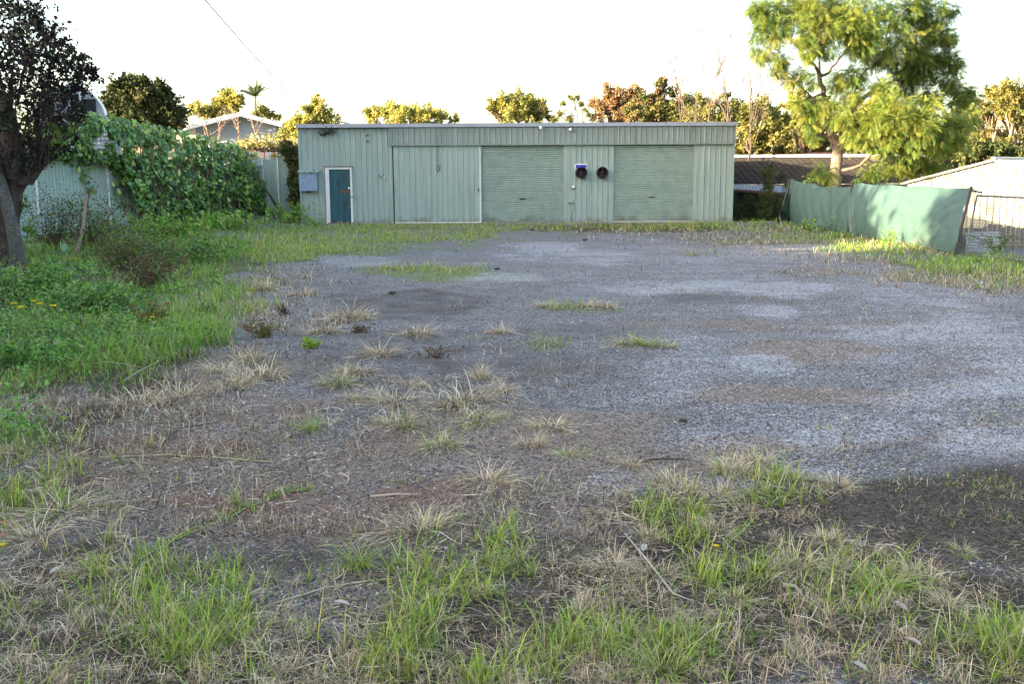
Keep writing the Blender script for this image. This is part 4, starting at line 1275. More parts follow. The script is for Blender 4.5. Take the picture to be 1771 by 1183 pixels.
MB().box(cx + 0.06, cx + 0.12, YS - 0.07, YS - 0.03, cz - 0.07, cz - 0.03).build('plug', LAMPW, t)
# hanging cable on sliding door
cx, cz = wallpt(757, 251); _, cz2 = wallpt(757, 285)
pts = [(cx, YS - 0.07, cz), (cx + 0.005, YS - 0.07, (cz + cz2) / 2), (cx, YS - 0.07, cz2)]
pts += [(cx + 0.01 + 0.065 * math.cos(a_), YS - 0.07, cz2 - 0.1 + 0.1 * math.sin(a_)) for a_ in np.linspace(1.6, -4.4, 18)]
pts += [(cx + 0.05, YS - 0.07, cz2 - 0.16), (cx - 0.02, YS - 0.07, cz2 - 0.28)]
tag(MB().tube(pts, 0.008, 6).build('hanging_cable', CABLE, None, True), 'thin black cable with a loop hanging on the sliding door', 'cable')
# cable bundle on corner and overhead wire
cx, cz = wallpt(563, 226)
bd = thing('cable_bundle', 'tangled black cable bundle at the top left of the shed wall', 'cables', (cx, YS, cz))
for j in range(5):
    rr = np.random.default_rng(j); pts = []
    for t_ in np.linspace(0, 1, 16):
        a_ = t_ * (5 + j)
        pts.append((cx - 0.15 + 0.48 * (t_ if j % 2 else 1 - t_) + 0.07 * math.cos(a_ * 2 + j), YS - 0.09 - 0.03 * math.sin(a_ + j) - 0.02 * j, cz - 0.02 + 0.13 * math.sin(a_ + j) * (1 - 0.4 * t_) + 0.12 * (t_ - 0.5) * (1 if j % 2 else -1)))
    MB().tube(pts, 0.016, 6).build('cable', CABLE, bd, True)
A = np.array([cx + 0.1, YS - 0.1, cz + 0.1]); B = at(np.array(330.0), np.array(-30.0), 12.0)
P480 = at(np.array(480.0), np.array(150.0), 28.0)
pts = []
for t_ in np.linspace(0, 1, 30):
    p = A * (1 - t_) + B * t_; p = p + np.array([0, 0, -0.55 * 4 * t_ * (1 - t_) * 0.25]); pts.append(p)
tag(MB().tube(pts, 0.0075, 5).build('overhead_wire', CABLE, None, True), 'thin overhead wire crossing the sky down to the left end of the shed', 'wire')


# ------------------------------------------------------------------ left fence
FA = gat(np.array(40.0), np.array(415.0)); FB = gat(np.array(458.0), np.array(383.0))
FA = FA[:2]; FB = FB[:2]
fdir = (FB - FA) / np.linalg.norm(FB - FA)
fnor = np.array([fdir[1], -fdir[0]])       # towards the yard / camera


def fence_pt(px_, py_, off=0.0):
    d = ray(np.asarray(px_, float), np.asarray(py_, float))
    A_ = FA + fnor * off
    t_ = (A_ @ fnor) / (d[..., 0] * fnor[0] + d[..., 1] * fnor[1])
    p = d * t_[..., None] if np.ndim(t_) else d * t_
    p[..., 2] += CAMZ
    return p


F0 = FA - fdir * 5.0
FL = float(np.linalg.norm(FB - F0))
zft = float(fence_pt(np.array(105.0), np.array(258.0))[2])


def loc2w(s, o, z):   # along, outwards, up
    p = F0 + fdir * s + fnor * o
    return (p[0], p[1], z)


root = thing('boundary_fence', 'pale green ribbed metal fence half buried under the vine at left', 'fence', (F0[0], F0[1], 0))
npan = 6; pw = FL / npan
zend = 1.75
for i in range(npan):
    s0 = i * pw + 0.04; s1 = (i + 1) * pw - 0.04
    zt_ = zft + (zend - zft) * (i / npan) ** 2 * 0.8
    prof = ribprof(s0, s1, 0, 0.018, 0.01, 0.13, 0.0, 0.04)
    m_ = MB().prism(prof, 0.0, zt_)
    m_.xform(lambda v: loc2w(v[0], -v[1], v[2]))
    m_.build('panel', FENCEP, root)
    m_ = MB().box(s0 - 0.0, s1, -0.045, 0.03, zt_ + 0.002, zt_ + 0.05); m_.xform(lambda v: loc2w(v[0], -v[1], v[2])); m_.build('top_rail', FENCEP, root)
for i in range(npan + 1):
    zt_ = zft + (zend - zft) * (max(i - 1, 0) / npan) ** 2 * 0.8
    m_ = MB().box(i * pw - 0.035, i * pw + 0.035, -0.05, 0.03, 0, zt_ + 0.03); m_.xform(lambda v: loc2w(v[0], -v[1], v[2])); m_.build('post', WHITEP, root)
# far fence between vine and shed
r2 = thing('rear_fence', 'short pale green ribbed fence between the vine and the shed', 'fence', (-9.6, 38.6, 0.4))
Yf = 38.5
xs_ = [float(at(np.array(float(a_)), np.array(300.), Yf)[0]) for a_ in (400, 455, 481, 505, 530)]
zf1 = float(at(np.array(470.), np.array(275.), Yf)[2]); zf0 = 0.3
for a_, b_ in zip(xs_[:-1], xs_[1:]):
    MB().prism(ribprof(a_ + 0.02, b_ - 0.02, Yf, 0.014, 0.01, 0.075, 0, 0.025), zf0, zf1).build('panel', FENCEP, r2)
for a_ in xs_: MB().box(a_ - 0.025, a_ + 0.025, Yf - 0.05, Yf + 0.02, 0, zf1 + 0.03).build('post', WHITEP, r2)
MB().box(xs_[0], xs_[-1], Yf - 0.03, Yf + 0.035, zf1 + 0.031, zf1 + 0.06).build('top_rail', FENCEP, r2)
MB().box(xs_[0], xs_[-1], Yf - 0.06, Yf + 0.06, -0.1, zf0 - 0.004).build('plinth', CONC, r2)
# leaning pole
pA = at(np.array(456.), np.array(322.), 36.9); pB = gat(np.array(494.), np.array(381.), 0.05)
tag(MB().tube([pA, pA * .7 + pB * .3 + [0.02, 0, -.01], pA * .35 + pB * .65 + [-.02, 0, .02], pB], [0.035, 0.045, 0.05, 0.06], 8).build('leaning_pole', BARK, None, True), 'dark rough pole leaning against the end of the vine', 'pole')

# vine -------------------------------------------------------
vt_x = [70, 100, 130, 160, 180, 230, 300, 350, 400, 430, 445, 458]; vt_y = [262, 222, 205, 198, 200, 212, 224, 236, 248, 268, 292, 318]
vb_x = [70, 110, 150, 185, 208, 228, 246, 262, 300, 400, 458]; vb_y = [280, 268, 272, 278, 290, 330, 372, 395, 402, 394, 378]
vine = thing('climbing_vine', 'big leafy choko vine smothering the left fence with pale green fruit hanging from it', 'vine', (float((FA[0] + FB[0]) / 2), float((FA[1] + FB[1]) / 2), 0))
n = 19000
px = 70 + RNG.random(n) ** 0.9 * 390
tp = np.interp(px, vt_x, vt_y); bt = np.interp(px, vb_x, vb_y)
v_ = RNG.random(n)
py = tp + (bt - tp) * v_ + RNG.normal(size=n) * 3
edge = np.minimum(1, v_ * 5)
off = 0.08 + 0.42 * RNG.random(n) * (0.4 + 0.6 * np.sin(np.clip(v_, 0, 1) * 3.0)) + 0.3 * fbm(px / 25, py / 25, 2) - 0.5 * (1 - edge) * RNG.random(n)
P = np.stack([fence_pt(px[i], py[i], off[i]) for i in range(n)])
keep = fbm(px / 14 + 3, py / 17, 3) > 0.385 - 0.10 * (v_ < 0.25)
P = P[keep]; vv = v_[keep]; pxk = px[keep]; m = len(P)
tv, tf = lobed_leaf()
nrm = np.stack([np.full(m, fnor[0]), np.full(m, fnor[1]), 0.25 + 0.5 * RNG.random(m)], -1) + RNG.normal(size=(m, 3)) * 0.55
nrm /= np.linalg.norm(nrm, axis=1)[:, None]
dn = np.tile([0, 0, -1.0], (m, 1)) + RNG.normal(size=(m, 3)) * 0.5
y_ = dn - (np.sum(dn * nrm, 1))[:, None] * nrm; y_ /= np.linalg.norm(y_, axis=1)[:, None]
x_ = np.cross(y_, nrm)
M = np.stack([x_, y_, nrm], 2)
pv = np.array([(0.075, 0.16, 0.03), (0.11, 0.22, 0.04), (0.16, 0.29, 0.05), (0.04, 0.10, 0.025), (0.26, 0.38, 0.09), (0.08, 0.18, 0.06)])
c = pv[RNG.integers(0, 6, m)] * (0.6 + 0.9 * RNG.random((m, 1)))
yl = RNG.random(m) < np.where(vv < 0.12, 0.3, 0.02)
c = np.where(yl[:, None], np.array([[0.32, 0.38, 0.08]]), c)
V, T, C = scatter(tv, tf, P, M, 0.06 + 0.135 * RNG.random(m) ** 1.2, c)
tri_mesh('leaves', V, T, C, VINEM, vine)
# strands with leaves hanging over the bare panels
extra = []
ms = MB()
for hx, hy0, hy1 in ((141, 265, 300), (150, 280, 330), (153, 320, 372), (197, 270, 300), (203, 275, 355), (215, 280, 372), (120, 265, 285), (228, 300, 395)):
    ln = [fence_pt(hx + 4 * math.sin(t_ * 7), hy0 + (hy1 - hy0) * t_, 0.08 + 0.05 * math.sin(t_ * 5)) for t_ in np.linspace(0, 1, 10)]
    ms.tube(ln, 0.008, 5)
    for p in ln:
        for r_ in range(3): extra.append(p + RNG.normal(size=3) * [0.08, 0.04, 0.05])
E = np.array(extra); m = len(E)
V, T, C = scatter(tv, tf, E, M[:m], 0.08 + 0.08 * RNG.random(m), pv[RNG.integers(0, 6, m)])
tri_mesh('hanging_leaves', V, T, C, VINEM, vine)
for j in range(210):
    hx = 240 + RNG.random() * 210 if j > 45 else 85 + RNG.random() * 130
    t0 = np.interp(hx, vt_x, vt_y); b0 = np.interp(hx, vb_x, vb_y)
    y0 = t0 + RNG.random() * (b0 - t0) * 0.5; y1 = y0 + 20 + RNG.random() * 90; y1 = min(y1, b0)
    of = 0.15 + 0.45 * RNG.random()
    ms.tube([fence_pt(hx + 3 * math.sin(k_ * 1.3 + j), y0 + (y1 - y0) * k_ / 5, of + 0.03 * math.sin(k_ + j)) for k_ in range(6)], 0.006, 4)
ms.build('stems', BARET, vine)
FR = [(136, 293), (195, 318), (213, 315), (223, 315), (205, 330), (230, 326), (168, 216), (347, 282), (368, 284), (309, 298), (318, 290), (236, 381), (272, 380), (291, 372), (342, 378), (350, 368),
      (400, 240 + 30), (344, 255), (425, 330), (430, 345), (438, 352), (280, 300), (330, 330), (382, 310), (300, 340), (256, 290), (410, 300), (395, 345), (262, 250), (222, 232)]
prof = [(0.0, 0.075), (0.022, 0.07), (0.032, 0.045), (0.04, 0.01), (0.052, -0.03), (0.055, -0.055), (0.04, -0.085), (0.012, -0.095), (0.0, -0.092)]
fm = None
for (x, y) in FR[:9] + FR[9::2]:
    p = fence_pt(float(x), float(y), 0.56)
    if x < 240: p = fence_pt(float(x), float(y), 0.22)
    if fm is None:
        o = MB().lathe(prof, (0, 0, 0), 'z', 12).build('fruit', FRUITM, None, True); fm = o
    else:
        o = fm.copy(); link(o)
    o.parent = vine; o.location = V3(p) - vine.location; sc2 = 1.0 + 0.5 * random.random(); o.scale = (sc2,) * 3
    o.rotation_euler = (random.uniform(-.3, .3), random.uniform(-.3, .3), 0)

# ------------------------------------------------------------------ trees
def leaf_crown(centers, radii, per, size, pal, mat, name, parent, seed, tmpl=LEAF2, sub=9, subr=0.38, droop=None, twig=False, flat=0.85):
    rng = np.random.default_rng(seed)
    Ps = []; Cc = []; Dr = []
    for c0, r0 in zip(centers, radii):
        ns = max(3, int(sub * (r0 / np.mean(radii)) ** 1.5))
        u = rng.normal(size=(ns, 3)); u /= np.linalg.norm(u, axis=1)[:, None]
        sc_ = c0 + u * (r0 * rng.random((ns, 1)) ** 0.45) * (0.7 + 0.6 * rng.random((ns, 1)) ** 2) * [1, 1, flat]
        for s_ in sc_:
            k_ = int(per / sub * (0.6 + 0.8 * rng.random()))
            if twig:
                dr_ = (s_ - c0) / r0 + rng.normal(size=3) * 0.5 + np.array([0, 0, 0.25]); dr_ /= np.linalg.norm(dr_) + 1e-6
                g = dr_[None] * ((rng.random((k_, 1)) - 0.45) * r0 * 1.0) + rng.normal(size=(k_, 3)) * r0 * subr * 0.33
            else:
                g = rng.normal(size=(k_, 3)) * r0 * subr * (0.6 + 0.6 * rng.random())
            Ps.append(s_ + g); Dr.append(g + (s_ - c0) * 0.5)
            Cc.append(np.tile(pal[rng.integers(0, len(pal))], (k_, 1)) * (0.8 + 0.4 * rng.random((k_, 1))))
    P = np.concatenate(Ps); C = np.concatenate(Cc); D = np.concatenate(Dr)
    m = len(P)
    C = C * 0.6 + 0.4 * pal[rng.integers(0, len(pal), m)]
    if droop is not None:
        D = D / (np.linalg.norm(D, axis=1)[:, None] + 1e-6) + np.array([0, 0, droop]) + rng.normal(size=(m, 3)) * 0.4
        M = rot_dir(D, rng)
    else:
        M = rot_rand(m, rng)
    V, T, CC = scatter(tmpl[0], tmpl[1], P, M, size * (0.6 + 0.8 * rng.random(m)), C)
    return tri_mesh(name, V, T, CC, mat, parent)


def wiggle(a, b, n, amp, rng):
    a = np.asarray(a, float); b = np.asarray(b, float)
    out = []
    L = np.linalg.norm(b - a)
    o = rng.normal(size=(3,)) * amp * L; o2 = rng.normal(size=(3,)) * amp * L * 0.5
    for i in range(n + 1):
        t = i / n
        out.append(a * (1 - t) + b * t + o * math.sin(math.pi * t) + o2 * math.sin(2 * math.pi * t))
    return out


def bare_branches(mb, a, b, r, rng, depth=2, nb=4, spread=0.5):
    pts = wiggle(a, b, 6, 0.06, rng)
    mb.tube(pts, [r * (1 - 0.75 * i / 6) for i in range(7)], 5, False)
    if depth == 0: return
    L = np.linalg.norm(np.asarray(b) - np.asarray(a))
    for k_ in range(nb):
        t = rng.integers(2, 6)
        d = (pts[-1] - pts[0]) / L + rng.normal(size=3) * spread
        d = d / np.linalg.norm(d)
        bare_branches(mb, pts[t], pts[t] + d * L * (0.35 + 0.3 * rng.random()), r * 0.5, rng, depth - 1, nb, spread)


def tree(name, label, cat, D, blobs, base, trunk_r, pal, leafsz, per, seed, mat=None, bark=None, group=None, tmpl=LEAF2, dj=0.5, droop=None, sub=9, subr=0.38, forks=None, zbase=None, flat=0.85):
    """blobs in photo coordinates (x, y, r px); base = photo x of the trunk foot"""
    rng = np.random.default_rng(seed)
    k_ = D / F
    C_ = []; Rr = []
    for (x, y, r) in blobs:
        c0 = at(np.array(float(x)), np.array(float(y)), D + rng.normal() * dj * r * k_ * 1.2)
        C_.append(c0); Rr.append(r * k_)
    C_ = np.array(C_); Rr = np.array(Rr)
    bx = float(at(np.array(float(base)), np.array(300.), D)[0])
    bz = float(gz(bx, D)) if zbase is None else zbase
    b0 = np.array([bx, D, bz - 0.1])
    root = thing(name, label, cat, (bx, D, bz), group)
    mb = MB()
    cen = C_.mean(0)
    fk = b0 * 0.45 + cen * 0.55; fk[2] = bz + (C_[:, 2].min() - bz) * 0.75 + 0.3
    if forks is not None: fk = forks
    tr_ = wiggle(b0, fk, 6, 0.02, rng)
    mb.tube(tr_, [trunk_r * (1.25 - 0.5 * i / 6) for i in range(7)], 9)
    for c0, r0 in zip(C_, Rr):
        t = rng.integers(4, 7)
        br = wiggle(tr_[t], c0, 6, 0.07, rng)
        mb.tube(br, [trunk_r * 0.5 * (1 - 0.75 * i / 6) for i in range(7)], 6, False)
        for q_ in range(4):
            e = c0 + rng.normal(size=3) * r0 * 0.6
            mb.tube(wiggle(br[4], e, 3, 0.08, rng), [trunk_r * 0.16, trunk_r * .12, trunk_r * .08, trunk_r * .04], 4, False)
    mb.build('trunk', bark or BARK, root, True)
    leaf_crown(C_, Rr, int(per * 1.5), leafsz * 0.75, pal, mat or LEAFM, 'crown', root, seed + 1, tmpl, int(sub * 1.8), subr, droop, True, flat)
    return root


GOLD = np.array([(0.26, 0.26, 0.06), (0.34, 0.30, 0.07), (0.20, 0.22, 0.05), (0.14, 0.15, 0.04), (0.40, 0.33, 0.11)])
OLIVE = np.array([(0.12, 0.14, 0.04), (0.18, 0.18, 0.05), (0.08, 0.09, 0.03), (0.24, 0.21, 0.07)])
DGRN = np.array([(0.035, 0.055, 0.02), (0.055, 0.08, 0.025), (0.08, 0.10, 0.03), (0.14, 0.13, 0.04)])
BRONZE = np.array([(0.30, 0.17, 0.10), (0.24, 0.13, 0.08), (0.36, 0.22, 0.12), (0.18, 0.12, 0.06), (0.28, 0.22, 0.08)])
LIME = np.array([(0.24, 0.36, 0.07), (0.30, 0.40, 0.08), (0.17, 0.29, 0.06), (0.38, 0.42, 0.10), (0.12, 0.22, 0.05)])

# big dark rounded tree top left
tree('rounded_tree', 'dense dark rounded tree rising behind the vine at left', 'tree', 55, [(215, 163, 27), (240, 156, 26), (268, 170, 26), (235, 190, 36), (275, 198, 34), (205, 192, 28), (292, 190, 18), (198, 175, 16), (255, 215, 42), (302, 205, 16), (225, 148, 14), (280, 160, 12)],
     250, 0.4, DGRN * 0.55, 0.24, 3800, 31, sub=26, subr=0.26, mat=DARKLEAF, dj=0.3)
tree('yellow_tree', 'golden green tree above the roof of the pale house', 'tree', 75, [(392, 168, 18), (408, 172, 16), (380, 182, 14), (398, 185, 22), (345, 190, 14), (356, 188, 12), (335, 186, 8), (365, 196, 16)],
     395, 0.2, GOLD, 0.28, 420, 33)
tree('olive_tree', 'olive green tree right of the palm behind the pale house', 'tree', 72, [(455, 190, 10), (464, 196, 9), (448, 196, 10), (480, 202, 6)], 458, 0.15, OLIVE, 0.24, 240, 35)
tree('cypress_shrub', 'sunlit golden shrub rising behind the left end of the shed', 'shrub', 48, [(545, 190, 18), (560, 200, 20), (530, 212, 22), (510, 222, 18), (550, 176, 9), (498, 232, 14), (560, 215, 24), (525, 232, 26), (505, 248, 16)],
     540, 0.15, GOLD, 0.17, 900, 36, zbase=0)
tree('pale_leaf_tree', 'low pale sunlit tree along the shed roof left of centre', 'tree', 52, [(645, 200, 17), (670, 194, 18), (695, 192, 16), (715, 196, 18), (740, 196, 16), (760, 202, 14), (690, 206, 22), (730, 208, 20), (785, 208, 8), (640, 190, 8)],
     700, 0.2, np.concatenate([GOLD, GOLD * 1.2]), 0.17, 620, 37)
tree('golden_round_tree', 'rounded golden brown tree above the shed roof, left of the bare arching one', 'tree', 56, [(862, 182, 15), (880, 178, 20), (900, 172, 16), (920, 178, 20), (938, 190, 16), (870, 198, 20), (900, 196, 24), (930, 202, 16), (846, 184, 8), (952, 205, 8)],
     895, 0.25, np.concatenate([GOLD, OLIVE]), 0.2, 700, 38)
tree('arching_tree', 'thin wispy tree with arching tips above the middle of the shed roof', 'tree', 50, [(990, 168, 7), (975, 180, 6), (1005, 180, 6), (1014, 190, 5), (970, 196, 7), (985, 205, 9), (1000, 168, 5), (960, 207, 8), (1018, 198, 4)],
     990, 0.06, OLIVE, 0.13, 110, 39)
tree('bronze_tree', 'rounded bronze leaved tree behind the shed roof right of centre', 'tree', 58, [(1060, 166, 20), (1085, 162, 16), (1045, 180, 18), (1075, 182, 24), (1100, 178, 18), (1035, 198, 16), (1070, 202, 24), (1105, 200, 20), (1055, 158, 14), (1100, 160, 14), (1112, 182, 14), (1030, 180, 12)],
     1072, 0.25, BRONZE, 0.17, 800, 40, subr=0.32)
tree('mixed_tree', 'tall green and brown tree with a pointed top behind the shed roof', 'tree', 54, [(1142, 140, 10), (1148, 150, 9), (1140, 160, 10), (1140, 178, 18), (1125, 190, 18), (1155, 190, 20), (1175, 172, 12), (1170, 195, 18), (1185, 205, 16), (1115, 205, 14), (1120, 172, 15), (1165, 160, 12), (1197, 178, 17), (1095, 190, 18), (1160, 200, 24), (1130, 205, 22)],
     1145, 0.2, np.concatenate([OLIVE, BRONZE[:2], DGRN]), 0.17, 600, 41)
tree('twiggy_tree', 'straggly golden tree with tall bare twigs at the right end of the shed roof', 'tree', 50, [(1205, 190, 14), (1225, 195, 16), (1250, 180, 12), (1262, 195, 14), (1215, 205, 16), (1245, 206, 18), (1255, 165, 8), (1238, 180, 8), (1270, 182, 13), (1205, 168, 9), (1222, 180, 14), (1262, 208, 18), (1195, 208, 18)],
     1230, 0.12, np.concatenate([GOLD, OLIVE, DGRN]), 0.15, 420, 42)
rng_ = np.random.default_rng(5)
for (x0, x1, y1, lab) in ((1222, 1246, 92, 'tall bare sapling rising from behind the right of the shed'), (1210, 1190, 140, 'short bare sapling leaning left behind the shed'), (1255, 1300, 110, 'bare pale sapling leaning right over the shed corner'), (1250, 1252, 130, 'thin upright bare sapling near the right end of the shed')):
    b0 = at(np.array(float(x0)), np.array(235.), 47.); e0 = at(np.array(float(x1)), np.array(float(y1)), 47.)
    b0[2] = 0
    t = thing('bare_sapling', lab, 'tree', V3(b0), 'bare saplings behind the shed')
    mb = MB(); bare_branches(mb, b0, e0, 0.055, rng_, 2, 6, 0.28); mb.build('trunk', BARK, t)
# eucalypts right
EUC = np.concatenate([OLIVE, GOLD, GOLD])
for i, (D, bx, bl, lab) in enumerate((
        (60, 1300, [(1290, 200, 22), (1315, 190, 22), (1335, 200, 20), (1300, 225, 26), (1335, 230, 26), (1290, 250, 24), (1320, 258, 26), (1350, 255, 22), (1350, 215, 16), (1282, 262, 16)], 'gum tree with golden foliage just right of the shed roof'),
        (64, 1385, [(1370, 180, 18), (1390, 170, 18), (1410, 190, 22), (1380, 210, 26), (1410, 230, 26), (1375, 245, 26), (1405, 258, 24), (1430, 250, 22), (1435, 215, 20)], 'gum tree filling the gap left of the big feathery tree trunk'),
        (62, 1500, [(1480, 200, 30), (1520, 190, 30), (1500, 240, 34), (1550, 230, 34), (1470, 245, 26), (1590, 220, 34), (1580, 260, 30), (1530, 265, 30)], 'gum tree behind the big feathery tree to the right of its trunk'),
        (58, 1650, [(1640, 230, 34), (1680, 250, 30), (1620, 265, 30), (1660, 275, 26), (1700, 270, 26), (1600, 270, 24)], 'dark gum tree low behind the cream shed roof'))):
    tree('gum_tree', lab, 'tree', D, bl, bx, 0.3, EUC * .85 if i != 3 else np.concatenate([DGRN, OLIVE]), 0.26, 820, 60 + i, group='gum trees behind the tiled house', subr=0.32, sub=11)
tree('wispy_gum', 'wispy bronze topped gum tree at the right edge above the cream shed', 'tree', 50,
     [(1720, 160, 18), (1745, 150, 16), (1765, 160, 20), (1700, 185, 16), (1735, 185, 22), (1775, 190, 20), (1710, 205, 12), (1760, 215, 14), (1735, 240, 14), (1790, 240, 22), (1712, 152, 8), (1815, 180, 26), (1700, 230, 20), (1725, 255, 22), (1755, 262, 24), (1690, 205, 16), (1775, 165, 18), (1738, 168, 20)],
     1750, 0.22, np.concatenate([OLIVE, BRONZE[[0, 4]], GOLD]), 0.17, 700, 66, bark=BARKL, droop=-0.4)
tree('dark_bush', 'dark green bush between the feathery tree and the cream shed', 'bush', 40, [(1690, 260, 24), (1720, 262, 18), (1745, 265, 16), (1670, 272, 16), (1770, 270, 16)], 1700, 0.1, DGRN, 0.16, 900, 67, mat=DARKLEAF)

# palm
Dp = 72
pb = at(np.array(438.), np.array(240.), Dp); pt = at(np.array(441.), np.array(166.), Dp); pb[2] = 0
palm = thing('palm_tree', 'small palm standing above the ridge of the pale house', 'palm', V3(pb))
MB().tube([pb, pb * .5 + pt * .5, pt], [0.16, 0.13, 0.10], 8).build('trunk', BARKL, palm, True)
n = 15; ang = np.arange(n) * 2.4
D_ = np.stack([np.cos(ang), np.sin(ang), 0.5 + 1.8 * RNG.random(n)], -1)
V, T, C = scatter(*frond_template(14), np.tile(pt, (n, 1)), rot_dir(D_), np.stack([np.full(n, .6), np.full(n, 1.1), np.full(n, 1.6)], -1), np.tile([[0.06, 0.08, 0.04]], (n, 1)))
tri_mesh('fronds', V, T, C, LEAFM, palm)

# jacaranda ---------------------------------------------------
DJ = 32.0
jc = thing('feathery_tree', 'tall spreading tree with feathery sunlit yellow-green foliage behind the shade cloth', 'tree', V3(at(np.array(1440.), np.array(330.), DJ) * [1, 1, 0] + [0, 0, -1.0]))
rj = np.random.default_rng(77)
def JP(x, y, dy=0): return at(np.array(float(x)), np.array(float(y)), DJ + dy)
k_ = DJ / F
mb = MB()
def limb(pts, r0, r1):
    P_ = [JP(*p) for p in pts]
    Q_ = []
    for a_, b_ in zip(P_[:-1], P_[1:]):
        for t in (0, 0.33, 0.66): Q_.append(a_ * (1 - t) + b_ * t + rj.normal(size=3) * 0.02)
    Q_.append(P_[-1]); n_ = len(Q_)
    mb.tube(Q_, [(r0 + (r1 - r0) * i / (n_ - 1)) * k_ for i in range(n_)], 9)
foot = JP(1443, 340); foot2 = foot.copy(); foot2[2] = -1.2
mb.tube([foot2, foot, JP(1446, 290), JP(1449, 262), JP(1449, 248)], [13 * k_, 11 * k_, 9.5 * k_, 9 * k_, 8.5 * k_], 10)
limb([(1449, 250), (1440, 236), (1434, 210), (1433, 185)], 8, 6)
limb([(1449, 250), (1454, 236), (1460, 215, .3), (1472, 190, .5), (1490, 170, .8), (1520, 152, 1), (1545, 142, 1)], 6.5, 2.5)
limb([(1433, 186), (1424, 160), (1418, 140), (1418, 125)], 5.5, 3.5)
limb([(1418, 128), (1408, 112, -.4), (1390, 95, -.8), (1375, 75, -1), (1355, 62, -1)], 3.2, 1)
limb([(1418, 128), (1426, 130, .4), (1445, 110, .8), (1465, 85, 1.2), (1470, 65, 1.3)], 3.2, 1.2)
limb([(1424, 160), (1405, 170, -.5), (1385, 150, -1), (1365, 140, -1.2), (1345, 140, -1.2)], 2, 0.7)
limb([(1418, 128), (1417, 100, 0.3), (1425, 70, 0.5), (1430, 40, .5)], 2.6, 0.8)
limb([(1472, 190, .5), (1478, 160, 0), (1490, 130, -.4), (1510, 105, -.6), (1535, 90, -.6)], 2.2, 0.8)
limb([(1545, 142, 1), (1570, 120, 1.3), (1600, 100, 1.5)], 2.4, 0.9)
limb([(1520, 152, 1), (1560, 165, 1.2), (1600, 170, 1.6), (1640, 180, 1.8)], 2.2, 0.8)
limb([(1446, 300), (1490, 285, -.4), (1520, 255, -.8), (1530, 225, -1)], 3.2, 1.2)
limb([(1505, 275, -.6), (1540, 265, -1), (1580, 255, -1.2)], 2.0, 0.8)
JB = [(1330, 30, 26, -1), (1360, 18, 28, -.5), (1400, 25, 28, -1), (1440, 15, 30, 0), (1480, 20, 30, .5), (1525, 15, 30, .5), (1560, 25, 28, .8), (1600, 35, 22, 1.2), (1625, 55, 24, 1.5),
      (1315, 60, 18, -1), (1320, 90, 18, -1), (1345, 105, 16, -1), (1385, 60, 22, -1.4), (1425, 50, 26, -1.3), (1460, 45, 26, -1.2), (1500, 50, 28, -1), (1545, 60, 30, -.6), (1590, 75, 30, .8), (1630, 95, 26, 1.4),
      (1395, 90, 16, -1.5), (1430, 85, 18, -1.2), (1475, 75, 22, -1), (1520, 95, 24, 1), (1560, 105, 28, 1), (1600, 120, 28, 1.2), (1640, 135, 24, 1.5), (1665, 155, 22, 1.5), (1660, 185, 18, 1.2),
      (1365, 140, 14, -1), (1390, 125, 12, -1), (1350, 128, 10, -1), (1410, 140, 10, -1), (1460, 135, 18, -.8), (1490, 125, 18, -.5), (1520, 150, 14, -.3), (1570, 150, 20, 1.2), (1610, 160, 22, 1),
      (1415, 180, 14, -.8), (1440, 175, 14, -.8), (1455, 200, 16, -1), (1475, 215, 14, -.8), (1400, 215, 10, -.5), (1410, 238, 10, -.5),
      (1530, 190, 20, -1.4), (1560, 185, 22, -1.4), (1595, 190, 24, -1.2), (1510, 212, 18, -1.5), (1545, 215, 26, -1.5), (1585, 220, 28, -1.4), (1625, 215, 24, -.8), (1655, 215, 20, -.5), (1570, 250, 26, -1), (1610, 250, 26, -.8), (1640, 245, 20, -.5),
      (1530, 248, 18, -1.2), (1500, 245, 14, -1.2), (1545, 285, 22, -.2), (1580, 285, 24, 0), (1610, 278, 20, 0), (1508, 300, 14, -.8), (1425, 295, 15, -1.2), (1480, 232, 18, -.9), (1500, 195, 16, -1), (1400, 195, 14, -.6), (1385, 180, 12, -.8), (1470, 160, 18, -.5), (1440, 145, 14, .5), (1530, 165, 22, -1), (1640, 230, 24, -.6), (1660, 240, 20, -.4), (1650, 12, 14, 1.5), (1615, 8, 14, 1.5), (1680, 170, 16, 1.5), (1650, 110, 18, 1.2), (1640, 60, 16, 1), (1672, 205, 16, .3), (1575, 95, 26, .9), (1580, 130, 24, 1.1), (1312, 12, 16, -1), (1345, 55, 20, -1.2), (1500, 80, 20, -1), (1460, 15, 30, -.5), (1390, 0, 26, -.5), (1580, 0, 26, .8), (1620, 30, 24, 1)]
cs = []; rs = []
for (x, y, r, dy) in JB:
    cs.append(JP(x, y, dy)); rs.append(r * k_ * 0.9)
    tgt = cs[-1]
# twigs joining blobs to nearest limb point
LV = np.array(mb.v)
for c0, r0 in zip(cs, rs):
    j = np.argmin(np.linalg.norm(LV - (c0 - [0, 0, 0.3]), axis=1))
    mb.tube(wiggle(LV[j], c0, 5, 0.07, rj), [1.3 * k_ * (1 - 0.15 * i) for i in range(6)], 5, False)
mb.build('trunk', BARKL, jc, True)
fr_ = frond_template(7)
JLIME = np.array([(0.27, 0.38, 0.07), (0.33, 0.42, 0.08), (0.18, 0.30, 0.06), (0.44, 0.46, 0.10), (0.10, 0.20, 0.05), (0.38, 0.36, 0.07)])
JSHADE = np.array([(0.11, 0.17, 0.035), (0.16, 0.21, 0.04), (0.06, 0.10, 0.025), (0.24, 0.28, 0.06)])  # darker leaves for the back clumps, shade painted into their colour
cs = np.array(cs); rs = np.array(rs); fr_i = np.array([b_[3] >= 0.8 for b_ in JB])
